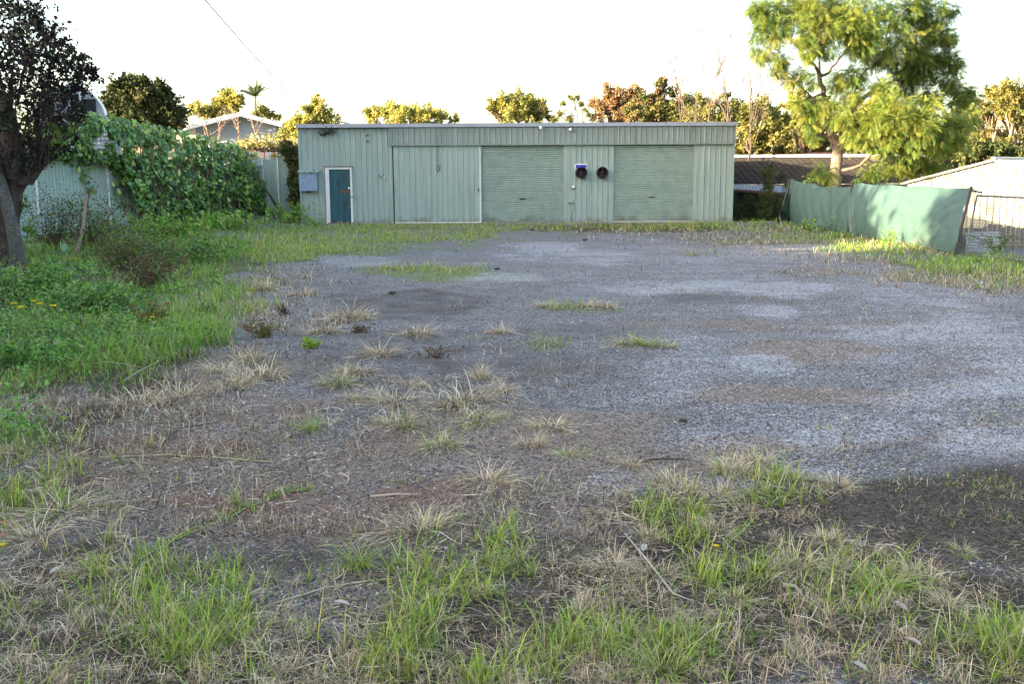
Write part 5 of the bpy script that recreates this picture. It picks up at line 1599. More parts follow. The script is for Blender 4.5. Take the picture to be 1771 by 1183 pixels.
leaf_crown(cs[~fr_i], rs[~fr_i], 340, 0.21, JLIME * 0.66, LEAFM, 'crown', jc, 78, fr_, 10, 0.36, -0.6, flat=0.85)
leaf_crown(cs[fr_i], rs[fr_i], 430, 0.21, JSHADE * 0.95, LEAFM, 'crown', jc, 79, fr_, 10, 0.36, -0.6, flat=0.85)

# left dark tree ----------------------------------------------
DL = 18.2
lt = thing('gnarled_tree', 'dark-leaved gnarled tree at the left edge with a fibrous trunk', 'tree', V3(gat(np.array(20.), np.array(452.))))
rl = np.random.default_rng(90)
kl = DL / F
def LP(x, y, dy=0): return at(np.array(float(x)), np.array(float(y)), DL + dy)
# main trunk built as a fluted, twisted column
def fluted(pts, rads, n=36, flute=0.13, twist=0.5, seed=0):
    rr = np.random.default_rng(seed); ph = rr.random(5) * 6.28
    P_ = []; 
    for a_, b_ in zip(range(len(pts) - 1), range(1, len(pts))):
        for t in np.linspace(0, 1, 5, endpoint=False): P_.append((pts[a_] * (1 - t) + pts[b_] * t, rads[a_] * (1 - t) + rads[b_] * t))
    P_.append((pts[-1], rads[-1]))
    vs = []; fs = []
    for i, (p, r) in enumerate(P_):
        for k2 in range(n):
            a_ = 2 * math.pi * k2 / n
            f_ = 1 + flute * (math.sin(5 * a_ + twist * i * .35 + ph[0]) * .6 + math.sin(9 * a_ - twist * i * .3 + ph[1]) * .4 + math.sin(14 * a_ + i * 0.2 + ph[2]) * .3) + 0.04 * math.sin(i * 1.1 + a_ * 2 + ph[3])
            vs.append((p[0] + r * f_ * math.cos(a_), p[1] + r * f_ * math.sin(a_), p[2]))
    for i in range(len(P_) - 1):
        for k2 in range(n): fs.append((i * n + k2, i * n + (k2 + 1) % n, (i + 1) * n + (k2 + 1) % n, (i + 1) * n + k2))
    return vs, fs


mb = MB()
mb.add(*fluted([LP(4, 470), LP(7, 430), LP(9, 385), LP(13, 335), LP(24, 300), LP(34, 275)], [30 * kl, 22 * kl, 20 * kl, 22 * kl, 27 * kl, 18 * kl], seed=1))
mb.add(*fluted([LP(28, 310), LP(20, 270), LP(15, 220), LP(8, 160)], [26 * kl, 20 * kl, 15 * kl, 8 * kl], 20, seed=2))
mb.add(*fluted([LP(38, 320), LP(62, 285), LP(78, 262), LP(84, 235)], [18 * kl, 15 * kl, 11 * kl, 7 * kl], 18, seed=3))
for x0, y0, x1, y1, r in ((45, 290, 48, 180, 4), (15, 200, 30, 80, 4), (30, 180, 60, 60, 3), (8, 170, -30, 60, 4), (84, 240, 110, 170, 3), (60, 260, 75, 150, 3), (78, 262, 130, 215, 2.5), (20, 230, -40, 150, 5)):
    bare_branches(mb, LP(x0, y0), LP(x1, y1, rl.normal() * 0.6), r * kl, rl, 2, 4, 0.5)
# thicket of fine twigs springing up right of the stump
for j in range(130):
    x0 = 45 + rl.random() * 42; y0 = 300 - (x0 - 45) * 0.75 + rl.random() * 14
    x1 = x0 + rl.normal() * 14 + 16; y1 = y0 - 30 - rl.random() * 100
    a_ = LP(x0, y0, rl.normal() * .2); b_ = LP(x1, y1, rl.normal() * .5)
    mb.tube(wiggle(a_, b_, 4, 0.05, rl), [0.8 * kl, .6 * kl, .45 * kl, .35 * kl, .2 * kl], 4, False)
mb.build('trunk', BARKF, lt, True)
mb = MB()
mb.add(*fluted([LP(33, 468, -.5), LP(27, 420, -.5), LP(14, 360, -.45), LP(0, 310, -.4), LP(-14, 260, -.3)], [14 * kl, 11 * kl, 10 * kl, 9 * kl, 8 * kl], 24, 0.05, seed=4))
mb.build('lichen_stem', LICHB, lt, True)
LB = [(10, 30, 34), (45, 20, 24), (65, 45, 24), (30, 70, 34), (75, 80, 28), (100, 95, 24), (10, 110, 36), (55, 115, 34), (95, 130, 28), (130, 120, 20), (150, 128, 14), (165, 122, 8),
      (30, 155, 34), (75, 160, 32), (115, 160, 26), (140, 150, 16), (5, 200, 30), (50, 200, 30), (90, 200, 28), (120, 190, 22), (105, 225, 22), (30, 240, 24), (70, 240, 22), (5, -10, 24), (-30, 60, 40), (-50, 140, 45), (-40, 220, 40), (85, 60, 14), (120, 85, 12), (140, 100, 10), (130, 205, 16), (30, 275, 26), (70, 265, 20), (100, 255, 16), (150, 110, 14), (165, 130, 12), (110, 110, 18), (135, 135, 18), (60, 20, 14), (90, 70, 16), (5, 250, 26)]
cs = [LP(x, y, rl.normal() * 0.5) for x, y, r in LB]; rs = [r * kl for x, y, r in LB]
DPUR = np.array([(0.014, 0.009, 0.014), (0.022, 0.013, 0.018), (0.012, 0.018, 0.010), (0.035, 0.02, 0.024), (0.02, 0.034, 0.014)])
leaf_crown(np.array(cs), np.array(rs) * 1.35, 250, 0.08, DPUR * 1.3, DARKLEAF, 'crown', lt, 91, LEAF2, 15, 0.2, twig=True)
# suckers
gs = [LP(x, y, rl.normal() * 0.3) for x, y in ((5, 175), (8, 215), (90, 225), (110, 235), (60, 230), (100, 250), (40, 350), (55, 400))]
leaf_crown(np.array(gs), np.full(8, 12 * kl), 60, 0.09, PALL * 0.8, LEAFM, 'sucker_leaves', lt, 92, LEAF2, 6, 0.5)


# shrubs and weeds at left ------------------------------------
def weed(x, y, D_, name, label, cat, wpx, hpx, pal, nleaf, lsz, seed, nst=14, mat=None, stemmat=None, twr=0.005):
    rng = np.random.default_rng(seed)
    b0 = gat(np.array(float(x)), np.array(float(y)))
    b0[2] = gz(b0[0], b0[1]); kk = b0[1] / F
    root = thing(name, label, cat, V3(b0))
    mb = MB(); tips = []
    for j in range(nst):
        e = b0 + np.array([rng.normal() * wpx * 0.42 * kk, rng.normal() * wpx * 0.35 * kk, hpx * kk * (0.45 + 0.6 * rng.random())])
        pts = wiggle(b0 + rng.normal(size=3) * [0.03, 0.03, 0], e, 4, 0.08, rng)
        mb.tube(pts, [twr, twr * .85, twr * .7, twr * .5, twr * .3], 4, False)
        tips += pts[1:]
    mb.build('stems', stemmat or BARK, root)
    tips = np.array(tips)
    Q = tips[rng.integers(0, len(tips), nleaf)] + rng.normal(size=(nleaf, 3)) * hpx * kk * 0.07
    V, T, C = scatter(*LEAF2, Q, rot_rand(nleaf, rng), lsz * (0.6 + 0.8 * rng.random(nleaf)), pal[rng.integers(0, len(pal), nleaf)])
    tri_mesh('leaves', V, T, C, mat or LEAFM, root)
    return root


REDG = np.array([(0.10, 0.14, 0.04), (0.14, 0.17, 0.04), (0.25, 0.07, 0.03), (0.06, 0.10, 0.03), (0.20, 0.16, 0.05)])
BRW = np.array([(0.12, 0.07, 0.045), (0.08, 0.06, 0.035), (0.16, 0.11, 0.07), (0.05, 0.07, 0.03), (0.07, 0.10, 0.035)])
weed(265, 573, 0, 'small_shrub', 'small red-tipped green shrub at the right of the lush left grass', 'shrub', 44, 46, REDG, 700, 0.035, 101)
weed(458, 585, 0, 'small_shrub', 'small red-tipped shrub standing alone on the gravel edge', 'shrub', 34, 32, REDG, 420, 0.03, 102)
weed(355, 545, 0, 'small_shrub', 'low dark shrub in the dry grass behind the two red-tipped shrubs', 'shrub', 44, 24, BRW, 300, 0.03, 103)
weed(620, 575, 0, 'dead_weed', 'dark brown dead weed on the gravel left of centre', 'weed', 34, 16, BRW[:3], 130, 0.03, 104)
weed(755, 618, 0, 'dead_weed', 'dark twiggy dead weed in the middle gravel', 'weed', 50, 24, BRW[:3] * 1.3, 120, 0.025, 105)
weed(490, 545, 0, 'dead_weed', 'small brown dead weed behind the lone red-tipped shrub', 'weed', 20, 20, BRW[:3], 120, 0.03, 106)
weed(535, 600, 0, 'green_weed', 'pale green star-shaped weed on the left gravel', 'weed', 24, 18, PALG, 160, 0.04, 107, 8)
weed(215, 470, 0, 'bramble', 'reddish brown bramble tangle below the bare fence panels', 'bramble', 125, 78, np.concatenate([BRW * 1.2, PALL[:3] * .7]), 3400, 0.045, 108, 110, twr=0.005)
weed(160, 440, 0, 'bramble', 'dark bramble tangle beside the tree trunk under the fence', 'bramble', 130, 85, np.concatenate([BRW, DGRN, PALL[:3] * .8]), 3200, 0.05, 109, 100, twr=0.005)
weed(95, 440, 0, 'bramble', 'tall thin bramble tangle right against the gnarled trunk', 'bramble', 90, 110, np.concatenate([BRW, DGRN]), 1300, 0.05, 110, 50, twr=0.006)
weed(262, 500, 0, 'bramble', 'low brown bramble tangle nearest the small red-tipped shrub', 'bramble', 110, 70, BRW, 1300, 0.045, 111, 50, twr=0.005)
weed(60, 520, 0, 'leafy_weed', 'tall leafy weed clump in the lush grass by the left edge', 'weed', 160, 60, WEEDP, 2600, 0.06, 151, 60)
weed(165, 540, 0, 'leafy_weed', 'dark leafy weed clump in front of the woolly plant', 'weed', 150, 50, WEEDP, 2200, 0.055, 152, 50)
weed(40, 640, 0, 'leafy_weed', 'low dark leafy weeds at the left edge nearest the viewer', 'weed', 200, 50, WEEDP, 2600, 0.04, 153, 60, twr=.003)
weed(320, 455, 0, 'leafy_weed', 'dark green weed mound between the vine and the dry grass', 'weed', 150, 40, WEEDP, 2200, 0.07, 154, 50)
weed(290, 420, 0, 'leafy_weed', 'leafy green weed at the foot of the vine', 'weed', 130, 36, PALL, 1700, 0.09, 112, 40)
weed(390, 402, 0, 'leafy_weed', 'green weed at the vine foot nearest the leaning pole', 'weed', 130, 30, PALL, 1500, 0.09, 113, 40)
weed(505, 388, 0, 'leafy_weed', 'green weed patch between the leaning pole and the shed corner', 'weed', 60, 34, PALL, 900, 0.09, 114, 30)
weed(548, 392, 0, 'leafy_weed', 'small grey-green weed at the shed corner under the board box', 'weed', 30, 22, PALL * 1.1, 260, 0.06, 115, 14)
weed(1395, 402, 0, 'leafy_weed', 'leafy weed at the foot of the dark part of the shade cloth', 'weed', 40, 26, PALL, 280, 0.06, 117, 14)
weed(1537, 425, 0, 'leafy_weed', 'small upright weed against the sunlit shade cloth', 'weed', 22, 26, PALL, 200, 0.05, 118, 12)
weed(1725, 440, 0, 'leafy_weed', 'dark leafy weed growing through the wire mesh at right', 'weed', 50, 36, np.concatenate([PALL, DGRN]), 500, 0.05, 119, 18)

# wild tobacco like plant
b0 = gat(np.array(112.), np.array(495.)); b0[2] = gz(b0[0], b0[1]); kk = b0[1] / F
wt = thing('woolly_plant', 'grey-green large-leaved plant with one yellow leaf in front of the brambles', 'plant', V3(b0))
top = b0 + [0.02, 0, 62 * kk]
MB().tube([b0, b0 * .5 + top * .5 + [0.03, 0, 0], top], 0.012, 7).build('stem', STEMG, wt, True)
n = 16; hgt = RNG.random(n)
Pq = b0 + (top - b0) * (0.35 + 0.65 * hgt)[:, None]
an = np.arange(n) * 2.4; D_ = np.stack([np.cos(an), np.sin(an), -0.5 + 1.3 * hgt], -1)
cc = np.tile([[0.16, 0.27, 0.17]], (n, 1)); cc[3] = (0.42, 0.40, 0.08)
V, T, C = scatter(*LEAF, Pq, rot_dir(D_), np.stack([np.full(n, 0.16), np.full(n, 0.27), np.full(n, 0.25)], -1), cc)
tri_mesh('leaves', V, T, C, LEAFM, wt)
# two slanting stakes in front of the fence
pA = at(np.array(150.), np.array(335.), 21.); pB = gat(np.array(128.), np.array(455.))
tag(MB().tube([pB, pB * .5 + pA * .5 + [0.05, 0, 0], pA], [0.04, 0.035, 0.025], 8).build('dead_sapling', BARKL, None, True), 'thick upright dead stem standing before the bare fence panel', 'dead stem')
pA = at(np.array(194.), np.array(296.), 23.); pB = at(np.array(150.), np.array(345.), 22.8)
tag(MB().tube([pB, pB * .5 + pA * .5 + [0.0, 0, 0.02], pA], [0.02, 0.015, 0.01], 6).build('dead_branch', BARET, None, True), 'thin reddish branch slanting up across the bare fence panel', 'branch')

# arched white shed behind the vine -------------------------------
Da = 31.0
ar = thing('arched_shed', 'white corrugated shed with an arched roof behind the vine', 'shed', V3(at(np.array(150.), np.array(300.), Da) * [1, 1, 0]))
xa0 = float(at(np.array(60.), np.array(200.), Da)[0]); xa1 = float(at(np.array(185.), np.array(200.), Da)[0])
za0 = 0.0; za1 = float(at(np.array(160.), np.array(205.), Da)[2]); zap = float(at(np.array(140.), np.array(148.), Da)[2])
vs = []; fs = []; nz = 90
for i in range(nz + 1):
    z_ = za0 + (za1 - za0) * i / nz
    d_ = 0.03 * math.sin(z_ * 2 * math.pi / 0.13)
    vs += [(xa0, Da + d_, z_), (xa1, Da + d_, z_)]
for i in range(nz): fs.append((2 * i, 2 * i + 1, 2 * i + 3, 2 * i + 2))
w_ = MB().add(vs, fs); w_.box(xa0, xa1, Da + 0.05, Da + 1.0, za0, za1 - 0.01)
w_.build('wall', PLAINW, ar)
xc = (xa0 + xa1) / 2; rx = (xa1 - xa0) / 2; rz_ = zap - za1
arc = [(xc + rx * math.cos(a_), za1 + rz_ * math.sin(a_)) for a_ in np.linspace(0, math.pi, 22)]
MB().tube([(x, Da - 0.1, z) for x, z in arc], 0.03, 8).build('arch_trim', PLAINW, ar, True)
vs = [(x, Da - 0.05, z) for x, z in arc] + [(x, Da + 0.06, z) for x, z in arc]
MB().add(vs, [(i, i + 1, i + 23, i + 22) for i in range(21)]).build('roof', PLAINW, ar)
pl = [(x, Da, z) for x, z in arc]
MB().add(pl, [tuple(range(22))]).build('gable', HOUSEW, ar)
MB().box(xc + rx * .30, xc + rx * .36, Da - 0.06, Da - 0.01, za1, za1 + rz_ * .9).build('window_frame', PLAINW, ar)
MB().box(xc + rx * .37, xc + rx * .72, Da - 0.05, Da - 0.01, za1 + 0.1, za1 + rz_ * .6).build('window', GLASSD, ar)

# pale house ---------------------------------------------------------
Dh = 58.0
def HP(x, y, D_=Dh):
    p = at(np.array(float(x)), np.array(float(y)), D_); return p
ho = thing('gabled_house', 'blue-grey house with a white gable fascia beyond the vine', 'house', V3(HP(400, 300) * [1, 1, 0]))
ap, le, re_ = HP(415, 194), HP(296, 224), HP(488, 213)
HB = 12.0
wl = HP(330, 222); wr = HP(470, 222)
def on_edge(A_, B_, x): 
    t = (x - A_[0]) / (B_[0] - A_[0]); return A_[2] + t * (B_[2] - A_[2])
zl = on_edge(le, ap, wl[0]) - 0.12; zr = on_edge(ap, re_, wr[0]) - 0.12
MB().add([(wl[0], Dh + .9, 0), (wr[0], Dh + .9, 0), (wr[0], Dh + .9, zr), (ap[0], Dh + .9, ap[2] - .12), (wl[0], Dh + .9, zl),
          (wl[0], Dh + HB, 0), (wr[0], Dh + HB, 0), (wr[0], Dh + HB, zr), (ap[0], Dh + HB, ap[2] - .12), (wl[0], Dh + HB, zl)],
         [(0, 1, 2, 3, 4), (9, 8, 7, 6, 5), (0, 5, 6, 1), (1, 6, 7, 2), (2, 7, 8, 3), (3, 8, 9, 4), (4, 9, 5, 0)]).build('wall', HOUSEW, ho)
def slab(A_, B_, y0, y1, th):
    return [(A_[0], y0, A_[2]), (B_[0], y0, B_[2]), (B_[0], y1, B_[2]), (A_[0], y1, A_[2]), (A_[0], y0, A_[2] - th), (B_[0], y0, B_[2] - th), (B_[0], y1, B_[2] - th), (A_[0], y1, A_[2] - th)]
SF = [(0, 1, 2, 3), (7, 6, 5, 4), (0, 4, 5, 1), (1, 5, 6, 2), (2, 6, 7, 3), (3, 7, 4, 0)]
MB().add(slab(le, ap, Dh + .05, Dh + HB + .5, .1), SF).add(slab(ap, re_, Dh + .05, Dh + HB + .5, .1), SF).build('roof', ROOFD, ho)
MB().add(slab(le + [0, 0, .04], ap + [0, 0, .04], Dh - .02, Dh + .045, .26), SF).add(slab(ap + [0, 0, .04], re_ + [0, 0, .04], Dh - .02, Dh + .045, .26), SF).build('fascia', PLAINW, ho)
# lower wing to the right
a0 = HP(468, 217, 63); a1 = HP(512, 262, 63)
MB().box(a0[0], a1[0] + 3, 62.5, 68, 0, a0[2]).build('wing_wall', HOUSEW, ho)
wz = HP(480, 243, 63)
MB().box(a0[0] + .1, a0[0] + 1.2, 62.44, 62.49, wz[2] - .1, wz[2] + 0.1).build('window', GLASSD, ho)
MB().box(a0[0] - .2, a1[0] + 3.2, 62.2, 68.2, a0[2] + .01, a0[2] + .2).build('wing_roof', HOUSEW, ho)
# pergola
Dg = 43.0
pg = thing('pergola', 'rough timber pergola carrying dry creeper behind the rear fence', 'pergola', V3(HP(465, 300, Dg) * [1, 1, 0]))
x0 = HP(408, 250, Dg)[0]; x1 = HP(525, 250, Dg)[0]; zg = HP(465, 255, Dg)[2]
MB().box(x0, x1, Dg, Dg + 0.1, zg - .12, zg).build('beam', DARKT, pg)
MB().box(x0, x1, Dg + 2.2, Dg + 2.3, zg - .12, zg).build('beam', DARKT, pg)
for x in (416, 424, 453, 470, 508):
    xx = HP(x, 260, Dg)[0]; MB().box(xx - .06, xx + .06, Dg + .11, Dg + .22, 0, zg - .01).build('post', TIMBER if x < 440 else RUST, pg)
n = 3200
Q = np.stack([x0 + RNG.random(n) * (x1 - x0), Dg - .2 + RNG.random(n) * 2.6, zg + 0.02 + np.abs(RNG.normal(size=n)) * 0.14], -1)
hmp = RNG.random(n) < 0.25; Q[hmp, 2] += 0.45 * RNG.random(hmp.sum()) * np.clip(1 - np.abs(Q[hmp, 0] - HP(450, 250, Dg)[0]) / 1.3, 0, 1)
V, T, C = scatter(*LEAF2, Q, rot_rand(n), 0.10 + .08 * RNG.random(n), np.concatenate([GOLD, DRYT])[RNG.integers(0, 10, n)])
tri_mesh('creeper', V, T, C, LEAFM, pg)
tree('garden_bush', 'yellow-green bush between the pergola and the rear fence', 'bush', 41, [(425, 268, 12), (440, 272, 12), (478, 275, 12), (495, 272, 12), (412, 280, 14)], 450, 0.05, np.concatenate([GOLD, BRONZE[:2], LIME]), 0.11, 300, 121)
tree('corner_bush', 'dark leafy bush squeezed beside the left wall of the shed', 'bush', 38.0, [(500, 262, 14), (508, 280, 12), (512, 300, 12), (495, 250, 10), (515, 325, 14), (512, 350, 14), (514, 375, 12), (507, 315, 10)], 512, 0.06, DGRN, 0.12, 700, 122, mat=DARKLEAF)
for i, (x, y1, lab) in enumerate(((352, 212, 'bare pink-stemmed small tree in front of the house, leftmost'), (372, 205, 'bare small tree second from the left before the house'), (408, 200, 'widest bare small tree before the gable of the house'), (433, 207, 'bare small tree at the right before the gable'))):
    b0 = at(np.array(float(x)), np.array(255.), 44.); e0 = at(np.array(float(x + 3)), np.array(float(y1)), 44.); b0[2] = 0
    t = thing('bare_tree', lab, 'tree', V3(b0), 'bare small trees in front of the house')
    mb = MB(); bs = b0.copy(); bs[2] = e0[2] * .6
    mb.tube([b0, bs], [.06, .045], 6); bare_branches(mb, bs, e0, 0.04, rng_, 2, 4, 0.6); mb.build('trunk', BARET, t)

# ------------------------------------------------------------------ right side
# dark tiled house
th = thing('tiled_house', 'low house with a long dark tiled roof behind the shade cloth', 'house', (14, 46, -1.3))
Yr, Ye = 47.0, 42.0
xr0 = 6.5; xr1 = float(at(np.array(1650.), np.array(300.), 44.)[0])
zr_ = float(at(np.array(1400.), np.array(273.), Yr)[2]); ze = float(at(np.array(1400.), np.array(321.), Ye)[2])
nc = 15; vs = []; fs = []
cols = np.arange(xr0, xr1, 0.075)
rows = []
for i in range(nc):
    t0 = i / nc; t1 = (i + 1) / nc
    rows += [(t0, 0.075), (t1 - 0.0005, 0.0)]
for t, lift in rows:
    for x in cols:
        wv = 0.045 * abs(math.sin(math.pi * x / 0.3))
        jit = 0.01 * math.sin(17 * round(x / 0.3) + 31 * round(t * nc))
        vs.append((x, Ye + (Yr - Ye) * t, ze + (zr_ - ze) * t + lift + wv + jit * 0.5))
ncx = len(cols)
for r_ in range(len(rows) - 1):
    for k2 in range(ncx - 1):
        fs.append((r_ * ncx + k2, r_ * ncx + k2 + 1, (r_ + 1) * ncx + k2 + 1, (r_ + 1) * ncx + k2))
MB().add(vs, fs).add([(xr0, Yr, zr_), (xr1, Yr, zr_), (xr1, Yr + 5, ze), (xr0, Yr + 5, ze)], [(0, 1, 2, 3)]).build('roof', LICHROOF, th)
MB().box(xr0, xr1, Yr - 0.12, Yr + 0.12, zr_ + 0.05, zr_ + 0.16).build('ridge_capping', PLAINW, th)
MB().box(xr0 + .4, xr1 - .4, Ye + .6, Yr + 4.5, -1.4, ze - .02).build('wall', DARKT, th)
MB().box(xr0, xr1, Ye - .12, Ye - .003, ze - .12, ze + .01).build('gutter', DARKT, th)
# lean-to
lean = thing('lean_to', 'rusty sheet-metal lean-to under the eave of the dark tiled house', 'lean-to', (9.5, 40, -1.2))
p0 = at(np.array(1262.), np.array(318.), 41.7); p1 = at(np.array(1368.), np.array(321.), 41.7); p2 = at(np.array(1375.), np.array(334.), 38.5); p3 = at(np.array(1262.), np.array(326.), 38.5)
vs = []; nn_ = 60
for i in range(nn_ + 1):
    t = i / nn_; a_ = p0 * (1 - t) + p1 * t; b_ = p3 * (1 - t) + p2 * t; dz = 0.012 * math.sin(t * 120)
    vs += [(a_[0], a_[1], a_[2] + dz), (b_[0], b_[1], b_[2] + dz)]
MB().add(vs, [(2 * i, 2 * i + 1, 2 * i + 3, 2 * i + 2) for i in range(nn_)]).build('roof_sheet', GALV, lean)
MB().tube([p3 - [0, 0, .06], p2 - [0, 0, .06]], .05, 6).build('beam', RUST, lean)
for t in (0.1, .5, .9):
    q_ = p3 * (1 - t) + p2 * t; MB().box(q_[0] - .05, q_[0] + .05, q_[1] + .06, q_[1] + .16, -1.4, q_[2] - .07).build('post', DARKT, lean)
MB().box(p0[0], p1[0] + 2, 41.75, 41.8, -1.4, p0[2] - .1).build('rear_wall', DARKT, lean)
# dark shrubs between shed and cloth
tree('slim_shrub', 'slim dark shrub standing in front of the lean-to right of the shed', 'shrub', 37.5, [(1326, 300, 12), (1330, 322, 13), (1325, 342, 14), (1322, 362, 15), (1320, 380, 14), (1330, 290, 8)], 1324, 0.04, DGRN * 1.2, 0.08, 520, 131, mat=DARKLEAF)
tree('ragged_shrub', 'ragged brown-green shrub between the slim shrub and the shade cloth', 'shrub', 38.0, [(1350, 305, 10), (1362, 318, 10), (1345, 350, 14), (1355, 365, 14), (1340, 375, 12)], 1350, 0.04, np.concatenate([DGRN, BRONZE[:1] * .6]), 0.08, 340, 132, mat=DARKLEAF)
tree('ragged_shrub', 'low black-green shrub against the right corner of the shed', 'shrub', 38.5, [(1285, 355, 14), (1300, 365, 14), (1280, 375, 14), (1295, 345, 10), (1308, 380, 12)], 1290, 0.04, DGRN, 0.08, 500, 133, mat=DARKLEAF)
bd_ = thing('paling_fence', 'dark timber paling fence in shadow right of the shed', 'fence', (8.6, 39.5, -1.0))
m_ = MB(); x = 7.9
while x < 12.5:
    m_.box(x, x + .13, 39.5, 39.53, -1.3, 0.45 + .05 * math.sin(x * 7)); x += .14
m_.build('palings', DARKT, bd_)
# far houses
fh = thing('red_roof_house', 'distant house with a sunlit reddish hipped roof above the ridge of the tiled house', 'house', (19, 60, 0))
p0 = at(np.array(1375.), np.array(272.), 58.); p1 = at(np.array(1475.), np.array(272.), 58.); q0 = at(np.array(1405.), np.array(263.), 62.); q1 = at(np.array(1450.), np.array(263.), 62.)
r0 = p0 + [0, 8, 0]; r1_ = p1 + [0, 8, 0]
MB().add([p0, p1, q1, q0, r0, r1_], [(0, 1, 2, 3), (1, 5, 2), (4, 3, 2, 5), (0, 3, 4)]).build('roof', PINKR, fh)
MB().box(p0[0] + .3, p1[0] - .3, 58.3, 65.5, -1.3, p0[2] - .02).build('wall', CREAM, fh)

# shade cloth ---------------------------------------------------------
cl = thing('shade_cloth_fence', 'green shade cloth stretched along leaning posts on the right boundary', 'screen', (9.5, 27.5, 0))
TP = [at(np.array(1368.), np.array(309.), 34.6), at(np.array(1400.), np.array(313.), 32.3), at(np.array(1440.), np.array(319.), 30.0), at(np.array(1478.), np.array(321.), 28.0), at(np.array(1488.), np.array(319.), 27.4), at(np.array(1540.), np.array(321.), 25.3), at(np.array(1600.), np.array(324.), 23.2), at(np.array(1686.), np.array(333.), 20.7)]
BP = [gat(np.array(1368.), np.array(386.)), gat(np.array(1398.), np.array(396.)), gat(np.array(1436.), np.array(401.)), gat(np.array(1470.), np.array(407.)), gat(np.array(1480.), np.array(408.)), gat(np.array(1530.), np.array(418.)), gat(np.array(1580.), np.array(427.)), gat(np.array(1655.), np.array(444.))]
def cloth_piece(i0, i1, seed):
    n_u = 30 * (i1 - i0); n_v = 26
    vs = []; fs = []
    idxs = np.linspace(i0, i1, n_u + 1)
    tx = np.array(TP); bx_ = np.array(BP)
    rr = np.random.default_rng(seed)
    for u in idxs:
        a_ = np.array([np.interp(u, range(len(TP)), tx[:, c_]) for c_ in range(3)]); b_ = np.array([np.interp(u, range(len(BP)), bx_[:, c_]) for c_ in range(3)])
        a_ = a_ - [0, 0, 0.03 * abs(math.sin((u) * math.pi)) + 0.07 * math.sin(math.pi * (u - i0) / (i1 - i0))]
        if seed == 8: a_ = a_ + [0, 0, 0.10]
        b_ = b_ + [0, 0, 0.05 + 0.05 * (fbm(np.array(u * 3.), np.array(1.0), 3) - .5) * 2]
        for j in range(n_v + 1):
            v = j / n_v
            p = a_ * (1 - v) + b_ * v
            w_ = math.sin(v * math.pi) ** 0.7
            um = u * 2.4
            f1 = (vnoise(np.array(um * 3 + v * 1.2 + seed), np.array(v * 1.2)) - .5) * 0.07 * w_
            f2 = 0.03 * w_ * math.sin((um * 2.2 - v * 2.0) * 3.1) + 0.018 * math.sin(um * 9 + v * 5) * (0.3 + v)
            ds = 0.05 * math.exp(-((u - i1) + v * 0.9 - 0.0) ** 2 * 12) * math.sin((u + v) * 26)
            off_ = float(f1) + f2 * 0.4 + ds + 0.12 * w_
            vs.append(p + np.array([-off_, -0.25 * off_, 0]))
    for i in range(n_u):
        for j in range(n_v):
            a_ = i * (n_v + 1) + j
            fs.append((a_, a_ + 1, a_ + n_v + 2, a_ + n_v + 1))
    return MB().add(vs, fs)
cloth_piece(0, 3, 3).build('cloth', CLOTH, cl, True)
cloth_piece(3, 7, 8).build('cloth', CLOTH, cl, True)
# flap at the far end
e0 = TP[0]; 
fv = [e0, e0 + [-.05, -.4, -.35], at(np.array(1350.), np.array(362.), 33.9), gat(np.array(1344.), np.array(388.)) + [0, 0, .02], gat(np.array(1358.), np.array(384.)) + [0, 0, .1], gat(np.array(1368.), np.array(386.)) + [0, 0, .1]]
MB().add(fv, [(0, 1, 5), (1, 2, 4, 5), (2, 3, 4)]).build('flap', CLOTH, cl)
for (tpx, bpx) in ((TP[0], BP[0]), (TP[3] + [0.02, 0, .12], BP[3]), (TP[7] + [0, 0, .12], BP[7])):
    MB().tube([bpx - [0.1, 0.05, .1], tpx - [0.1, 0.05, 0]], .028, 8).build('post', DARKT, cl, True)
MB().tube([TP[0] + [-.02, 0, 0], at(np.array(1345.), np.array(388.), 34.0)], .02, 6).build('brace', CLOTH, cl)
MB().tube([t_ + [0.03, 0, 0.0] for t_ in TP], .007, 5).build('top_wire', CABLE, cl)
tag(MB().tube([gat(np.array(1352.), np.array(392.)), at(np.array(1348.), np.array(372.), 33.2)], [.008, .006], 5).build('cane', RUNST, None), 'thin pale cane standing before the far end of the shade cloth', 'cane')
# foliage poking over the top
weed_c = [TP[1] + [0, 0, .05], TP[2] + [0, 0, .03], TP[3] + [0.05, 0, .1]]
ov = thing('creeper_sprig', 'leafy sprigs poking over the top edge of the dark shade cloth', 'creeper', V3(TP[2] * [1, 1, 0]))
MB().tube([TP[2] * [1, 1, 0] + [0.2, 0, 0], TP[2] + [0.15, 0, 0], TP[1] + [.1, 0, .05]], 0.01, 5).build('stem', BARK, ov)
leaf_crown(np.array(weed_c), np.array([.2, .12, .14]), 60, 0.07, LIME, LEAFM, 'leaves', ov, 141, LEAF2, 4, .5)

# mesh gate -----------------------------------------------------------
mg = thing('mesh_gate', 'galvanised wire mesh gate with a pipe top rail at the right edge', 'gate', V3(BP[7]))
g0b = gat(np.array(1668.), np.array(445.)); g0t = at(np.array(1690.), np.array(338.), 20.6); g1t = at(np.array(1860.), np.array(346.), 18.9); g1b = gat(np.array(1860.), np.array(470.))
MB().tube([g0t, g1t], .022, 8).tube([g0t, g0b], .018, 8).tube([g0b + [0, 0, .08], g1b + [0, 0, .08]], .018, 8).tube([g1t, g1b], .018, 8).build('frame', GALV, mg, True)
m_ = MB(); nw = 34
for i in range(1, nw):
    t = i / nw; m_.tube([g0t * (1 - t) + g1t * t, g0b * (1 - t) + g1b * t + [0, 0, .08]], .0033, 4, False)
for i in range(1, 20):
    t = i / 20; m_.tube([g0t * (1 - t) + g0b * t, g1t * (1 - t) + g1b * t], .0033, 4, False)
m_.build('mesh', GALV, mg)
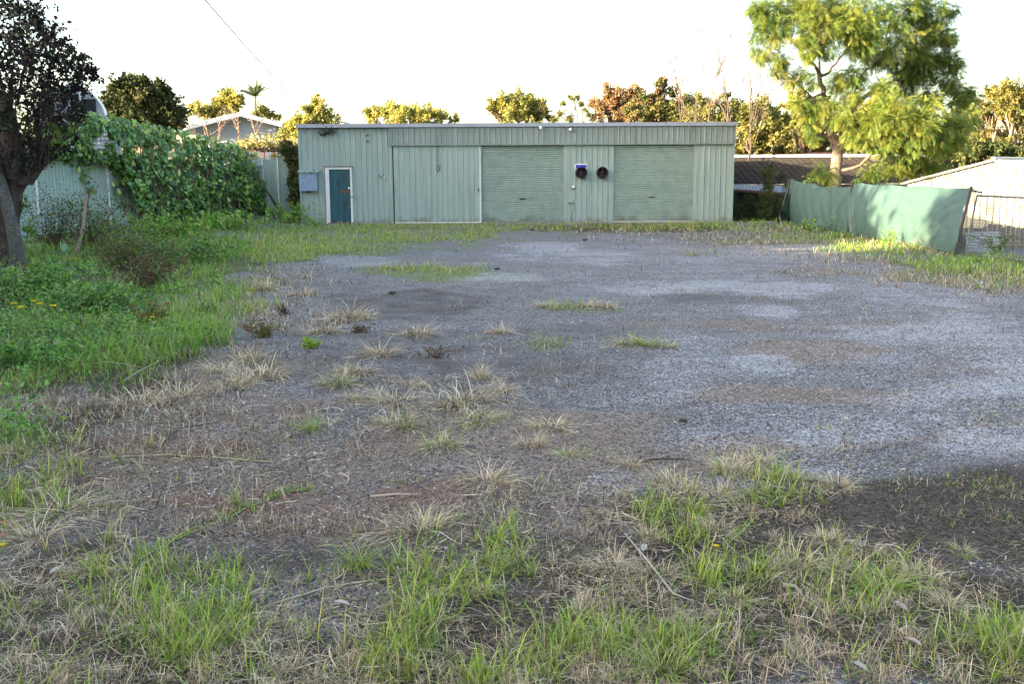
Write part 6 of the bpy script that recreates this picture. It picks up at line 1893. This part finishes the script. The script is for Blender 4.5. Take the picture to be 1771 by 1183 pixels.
tag(MB().tube([TP[7] + [-.12, 0, .06], TP[7] + [0.15, 0, .0]], .02, 6).build('tie_wire', CABLE, None), 'dark wire tie at the top of the last cloth post', 'wire tie')

# paling strip and tin behind the mesh
pf = thing('low_paling_fence', 'low weathered timber paling fence behind the wire mesh', 'fence', (11.5, 22, 0))
m_ = MB(); y_f = 22.2
rp_ = random.Random(4)
x = float(at(np.array(1660.), np.array(400.), y_f)[0]); xe = float(at(np.array(1990.), np.array(400.), y_f)[0]); i = 0
while x < xe:
    zt = float(at(np.array(1700.), np.array(391.), y_f)[2]) + rp_.uniform(-.05, .05)
    m_.box(x, x + .085, y_f, y_f + .02, 0, zt); x += .105; i += 1
m_.build('palings', TIMBER, pf)
MB().box(float(at(np.array(1660.), np.array(400.), y_f)[0]), xe, y_f - .05, y_f - .003, .2, .28).build('rail', TIMBER, pf)
TIN = painted('pale_tin', (0.45, 0.45, 0.44), (0.2, 0.19, 0.18), 0.5, False, 0.5, 0.2)
ya = 20.9; x0 = float(at(np.array(1672.), np.array(430.), ya)[0]); x1 = float(at(np.array(1735.), np.array(430.), ya)[0])
vs = []
for i in range(61):
    z_ = i / 60 * 0.42; vs += [(x0, ya + 0.3 * z_ + .012 * math.sin(z_ * 2 * math.pi / .06), z_), (x1, ya + .1 + 0.3 * z_ + .012 * math.sin(z_ * 2 * math.pi / .06), z_)]
tag(MB().add(vs, [(2 * i, 2 * i + 1, 2 * i + 3, 2 * i + 2) for i in range(60)]).build('tin_sheet', TIN, None), 'pale corrugated tin sheet leaning behind the wire mesh gate', 'tin sheet')
# cut branches at the foot of cloth
db = thing('branch_pile', 'cut bare branches at the foot of the shade cloth', 'branches', V3(gat(np.array(1605.), np.array(432.))))
mb = MB()
for (x0, y0, x1, y1) in ((1590, 415, 1612, 432), (1597, 408, 1600, 430), (1585, 432, 1640, 428), (1575, 425, 1620, 436), (1600, 425, 1650, 440)):
    bare_branches(mb, gat(np.array(float(x1)), np.array(float(y1))) + [0, 0, .03], at(np.array(float(x0)), np.array(float(y0)), 22.3), 0.015, rng_, 1, 3, 0.5)
mb.build('branches', BARET, db)

# cream shed -----------------------------------------------------------
cs_ = thing('cream_shed', 'sunlit cream ribbed steel shed with a low gable roof at the right edge', 'shed', (14, 29, -1.2))
E0 = at(np.array(1570.), np.array(315.), 31.); wd = np.array([0.65, -0.76, 0]); wd /= np.linalg.norm(wd); bk = np.array([-wd[1], wd[0], 0])
Wd = 5.2; Ln = 8.0
E0z = float(E0[2]); apz = float(at(np.array(1705.), np.array(276.), 29.)[2])
def CW(s, o, z): p = np.array([E0[0], E0[1], 0]) + wd * s + bk * o; return (p[0], p[1], z)
prof = ribprof(0, Wd, 0, .045, .03, .19, 0, .03)
vs = []; n_ = len(prof)
def topz(s): return E0z + (apz - E0z) * (1 - abs(s - Wd / 2) / (Wd / 2))
m_ = MB()
for s, o in prof: vs.append(CW(s, o, -1.4))
for s, o in prof: vs.append(CW(s, o, topz(s) - .03))
pr_front = n_ - 2
fs = [(i, (i + 1) % n_, (i + 1) % n_ + n_, i + n_) for i in range(n_)]
m_.add(vs, fs)
m_.build('gable_wall', CREAM, cs_)
m_ = MB()
for s in (0.02, Wd - .02):
    m_.add([CW(s - .02, .031, -1.4), CW(s + .02, .031, -1.4), CW(s + .02, Ln, -1.4), CW(s - .02, Ln, -1.4), CW(s - .02, .031, E0z - .05), CW(s + .02, .031, E0z - .05), CW(s + .02, Ln, E0z - .05), CW(s - .02, Ln, E0z - .05)], SF)
m_.build('side_wall', CREAM, cs_)
m_ = MB()
# ribbed roof: ribs run down slope
for side in (0, 1):
    s_a = Wd / 2; s_b = -.15 if side == 0 else Wd + .15
    z_b = E0z - .03
    nr = int(Ln / .19)
    vs = []; ofs = []
    for i in range(nr):
        o = -.1 + i * .19; ofs += [(o, 0), (o + .10, 0), (o + .115, .035), (o + .15, .035), (o + .165, 0)]
    for o, l in ofs: vs += [CW(s_a, o, apz + l), CW(s_b, o, z_b + l)]
    m_.add(vs, [(2 * i, 2 * i + 1, 2 * i + 3, 2 * i + 2) for i in range(len(ofs) - 1)])
m_.build('roof', CREAM, cs_)
MB().tube([CW(Wd / 2, -.1, apz + .03), CW(Wd / 2, Ln, apz + .03)], .06, 8).build('ridge_cap', CREAM, cs_)
MB().tube([CW(-.15, -.12, E0z - .05), CW(Wd / 2, -.12, apz - .02), CW(Wd + .15, -.12, E0z - .05)], .03, 6).build('barge_trim', CREAM, cs_)

# ------------------------------------------------------------------ trees added left of the yard, unseen, sized to shade it
SHADELEAF = np.array([(0.05, 0.08, 0.03), (0.07, 0.10, 0.03), (0.04, 0.06, 0.025)])
def shade_tree(y, h_, r, seed):
    rng = np.random.default_rng(seed); x = -24.0 + rng.normal() * .5
    root = thing('added_shade_tree', 'unseen dense tree added left of the yard to cast shade', 'tree', (x, y, 0), 'unseen trees added to shade the yard')
    mb = MB(); mb.tube([(x, y, -.1), (x, y, h_ * .5), (x, y, h_ * .93)], [.4, .3, .1], 9); 
    cs = []; rs = []
    for z_ in np.arange(0.9, h_ - r * .5, r * .62):
        w_ = r * (1.0 if z_ < h_ * .75 else 0.72)
        for k2 in range(2):
            cs.append((x + rng.normal() * .5, y + (k2 - .5) * r * .9, min(z_, h_ - w_ * .6))); rs.append(w_)
            mb.tube([(x, y, cs[-1][2] - .4), cs[-1]], [.1, .05], 5)
    mb.build('trunk', BARK, root, True)
    leaf_crown(np.array(cs), np.array(rs), 800, 0.5, SHADELEAF, DARKLEAF, 'crown', root, seed + 1, LEAF2, 12, .36)
for y, h_, r, sd in ((-18, 12.5, 2.2, 195), (-14, 12.5, 2.2, 197), (-10, 12.5, 2.2, 201), (-6, 12.5, 2.2, 203), (-2, 12.5, 2.2, 205), (2, 12.5, 2.0, 207), (5, 11.5, 1.6, 209), (7.9, 7.9, 1.5, 211), (10.8, 8.0, 1.5, 213), (13.9, 10.6, 1.8, 215),
                     (17.3, 11.0, 1.9, 217), (20.8, 12.3, 2.0, 219), (24.3, 12.3, 2.0, 221), (28, 11.0, 2.0, 223), (31.5, 9.4, 1.8, 225), (34.5, 8.2, 1.7, 227)):
    shade_tree(y, h_, r, sd)

# ------------------------------------------------------------------ light
SUN_EL = R(13.0)
sdx, sdy = -0.917, -0.40
az = math.atan2(sdx, sdy)      # clockwise from +y
w = bpy.data.worlds.new('World'); scn.world = w; w.use_nodes = True
nt = w.node_tree
sky = nt.nodes.new('ShaderNodeTexSky'); sky.sky_type = 'NISHITA'; sky.sun_disc = False
sky.sun_elevation = SUN_EL; sky.sun_rotation = az; sky.altitude = 50; sky.air_density = 1.0; sky.dust_density = 3.0; sky.ozone_density = 0.6
nt.links.new(sky.outputs[0], nt.nodes['Background'].inputs[0])
nt.nodes['Background'].inputs[1].default_value = 0.12
ld = bpy.data.lights.new('sun', 'SUN'); ld.energy = 4.6; ld.angle = R(0.5); ld.color = (1.0, 0.82, 0.56)
so = bpy.data.objects.new('sun', ld); link(so)
tos = Vector((sdx * math.cos(SUN_EL), sdy * math.cos(SUN_EL), math.sin(SUN_EL)))
so.rotation_euler = tos.to_track_quat('Z', 'Y').to_euler()
so.location = tos * 60
scn.view_settings.view_transform = 'Standard'
scn.view_settings.look = 'None'
scn.view_settings.gamma = 1.0
scn.view_settings.exposure = 2.85
scn.render.engine = 'CYCLES'
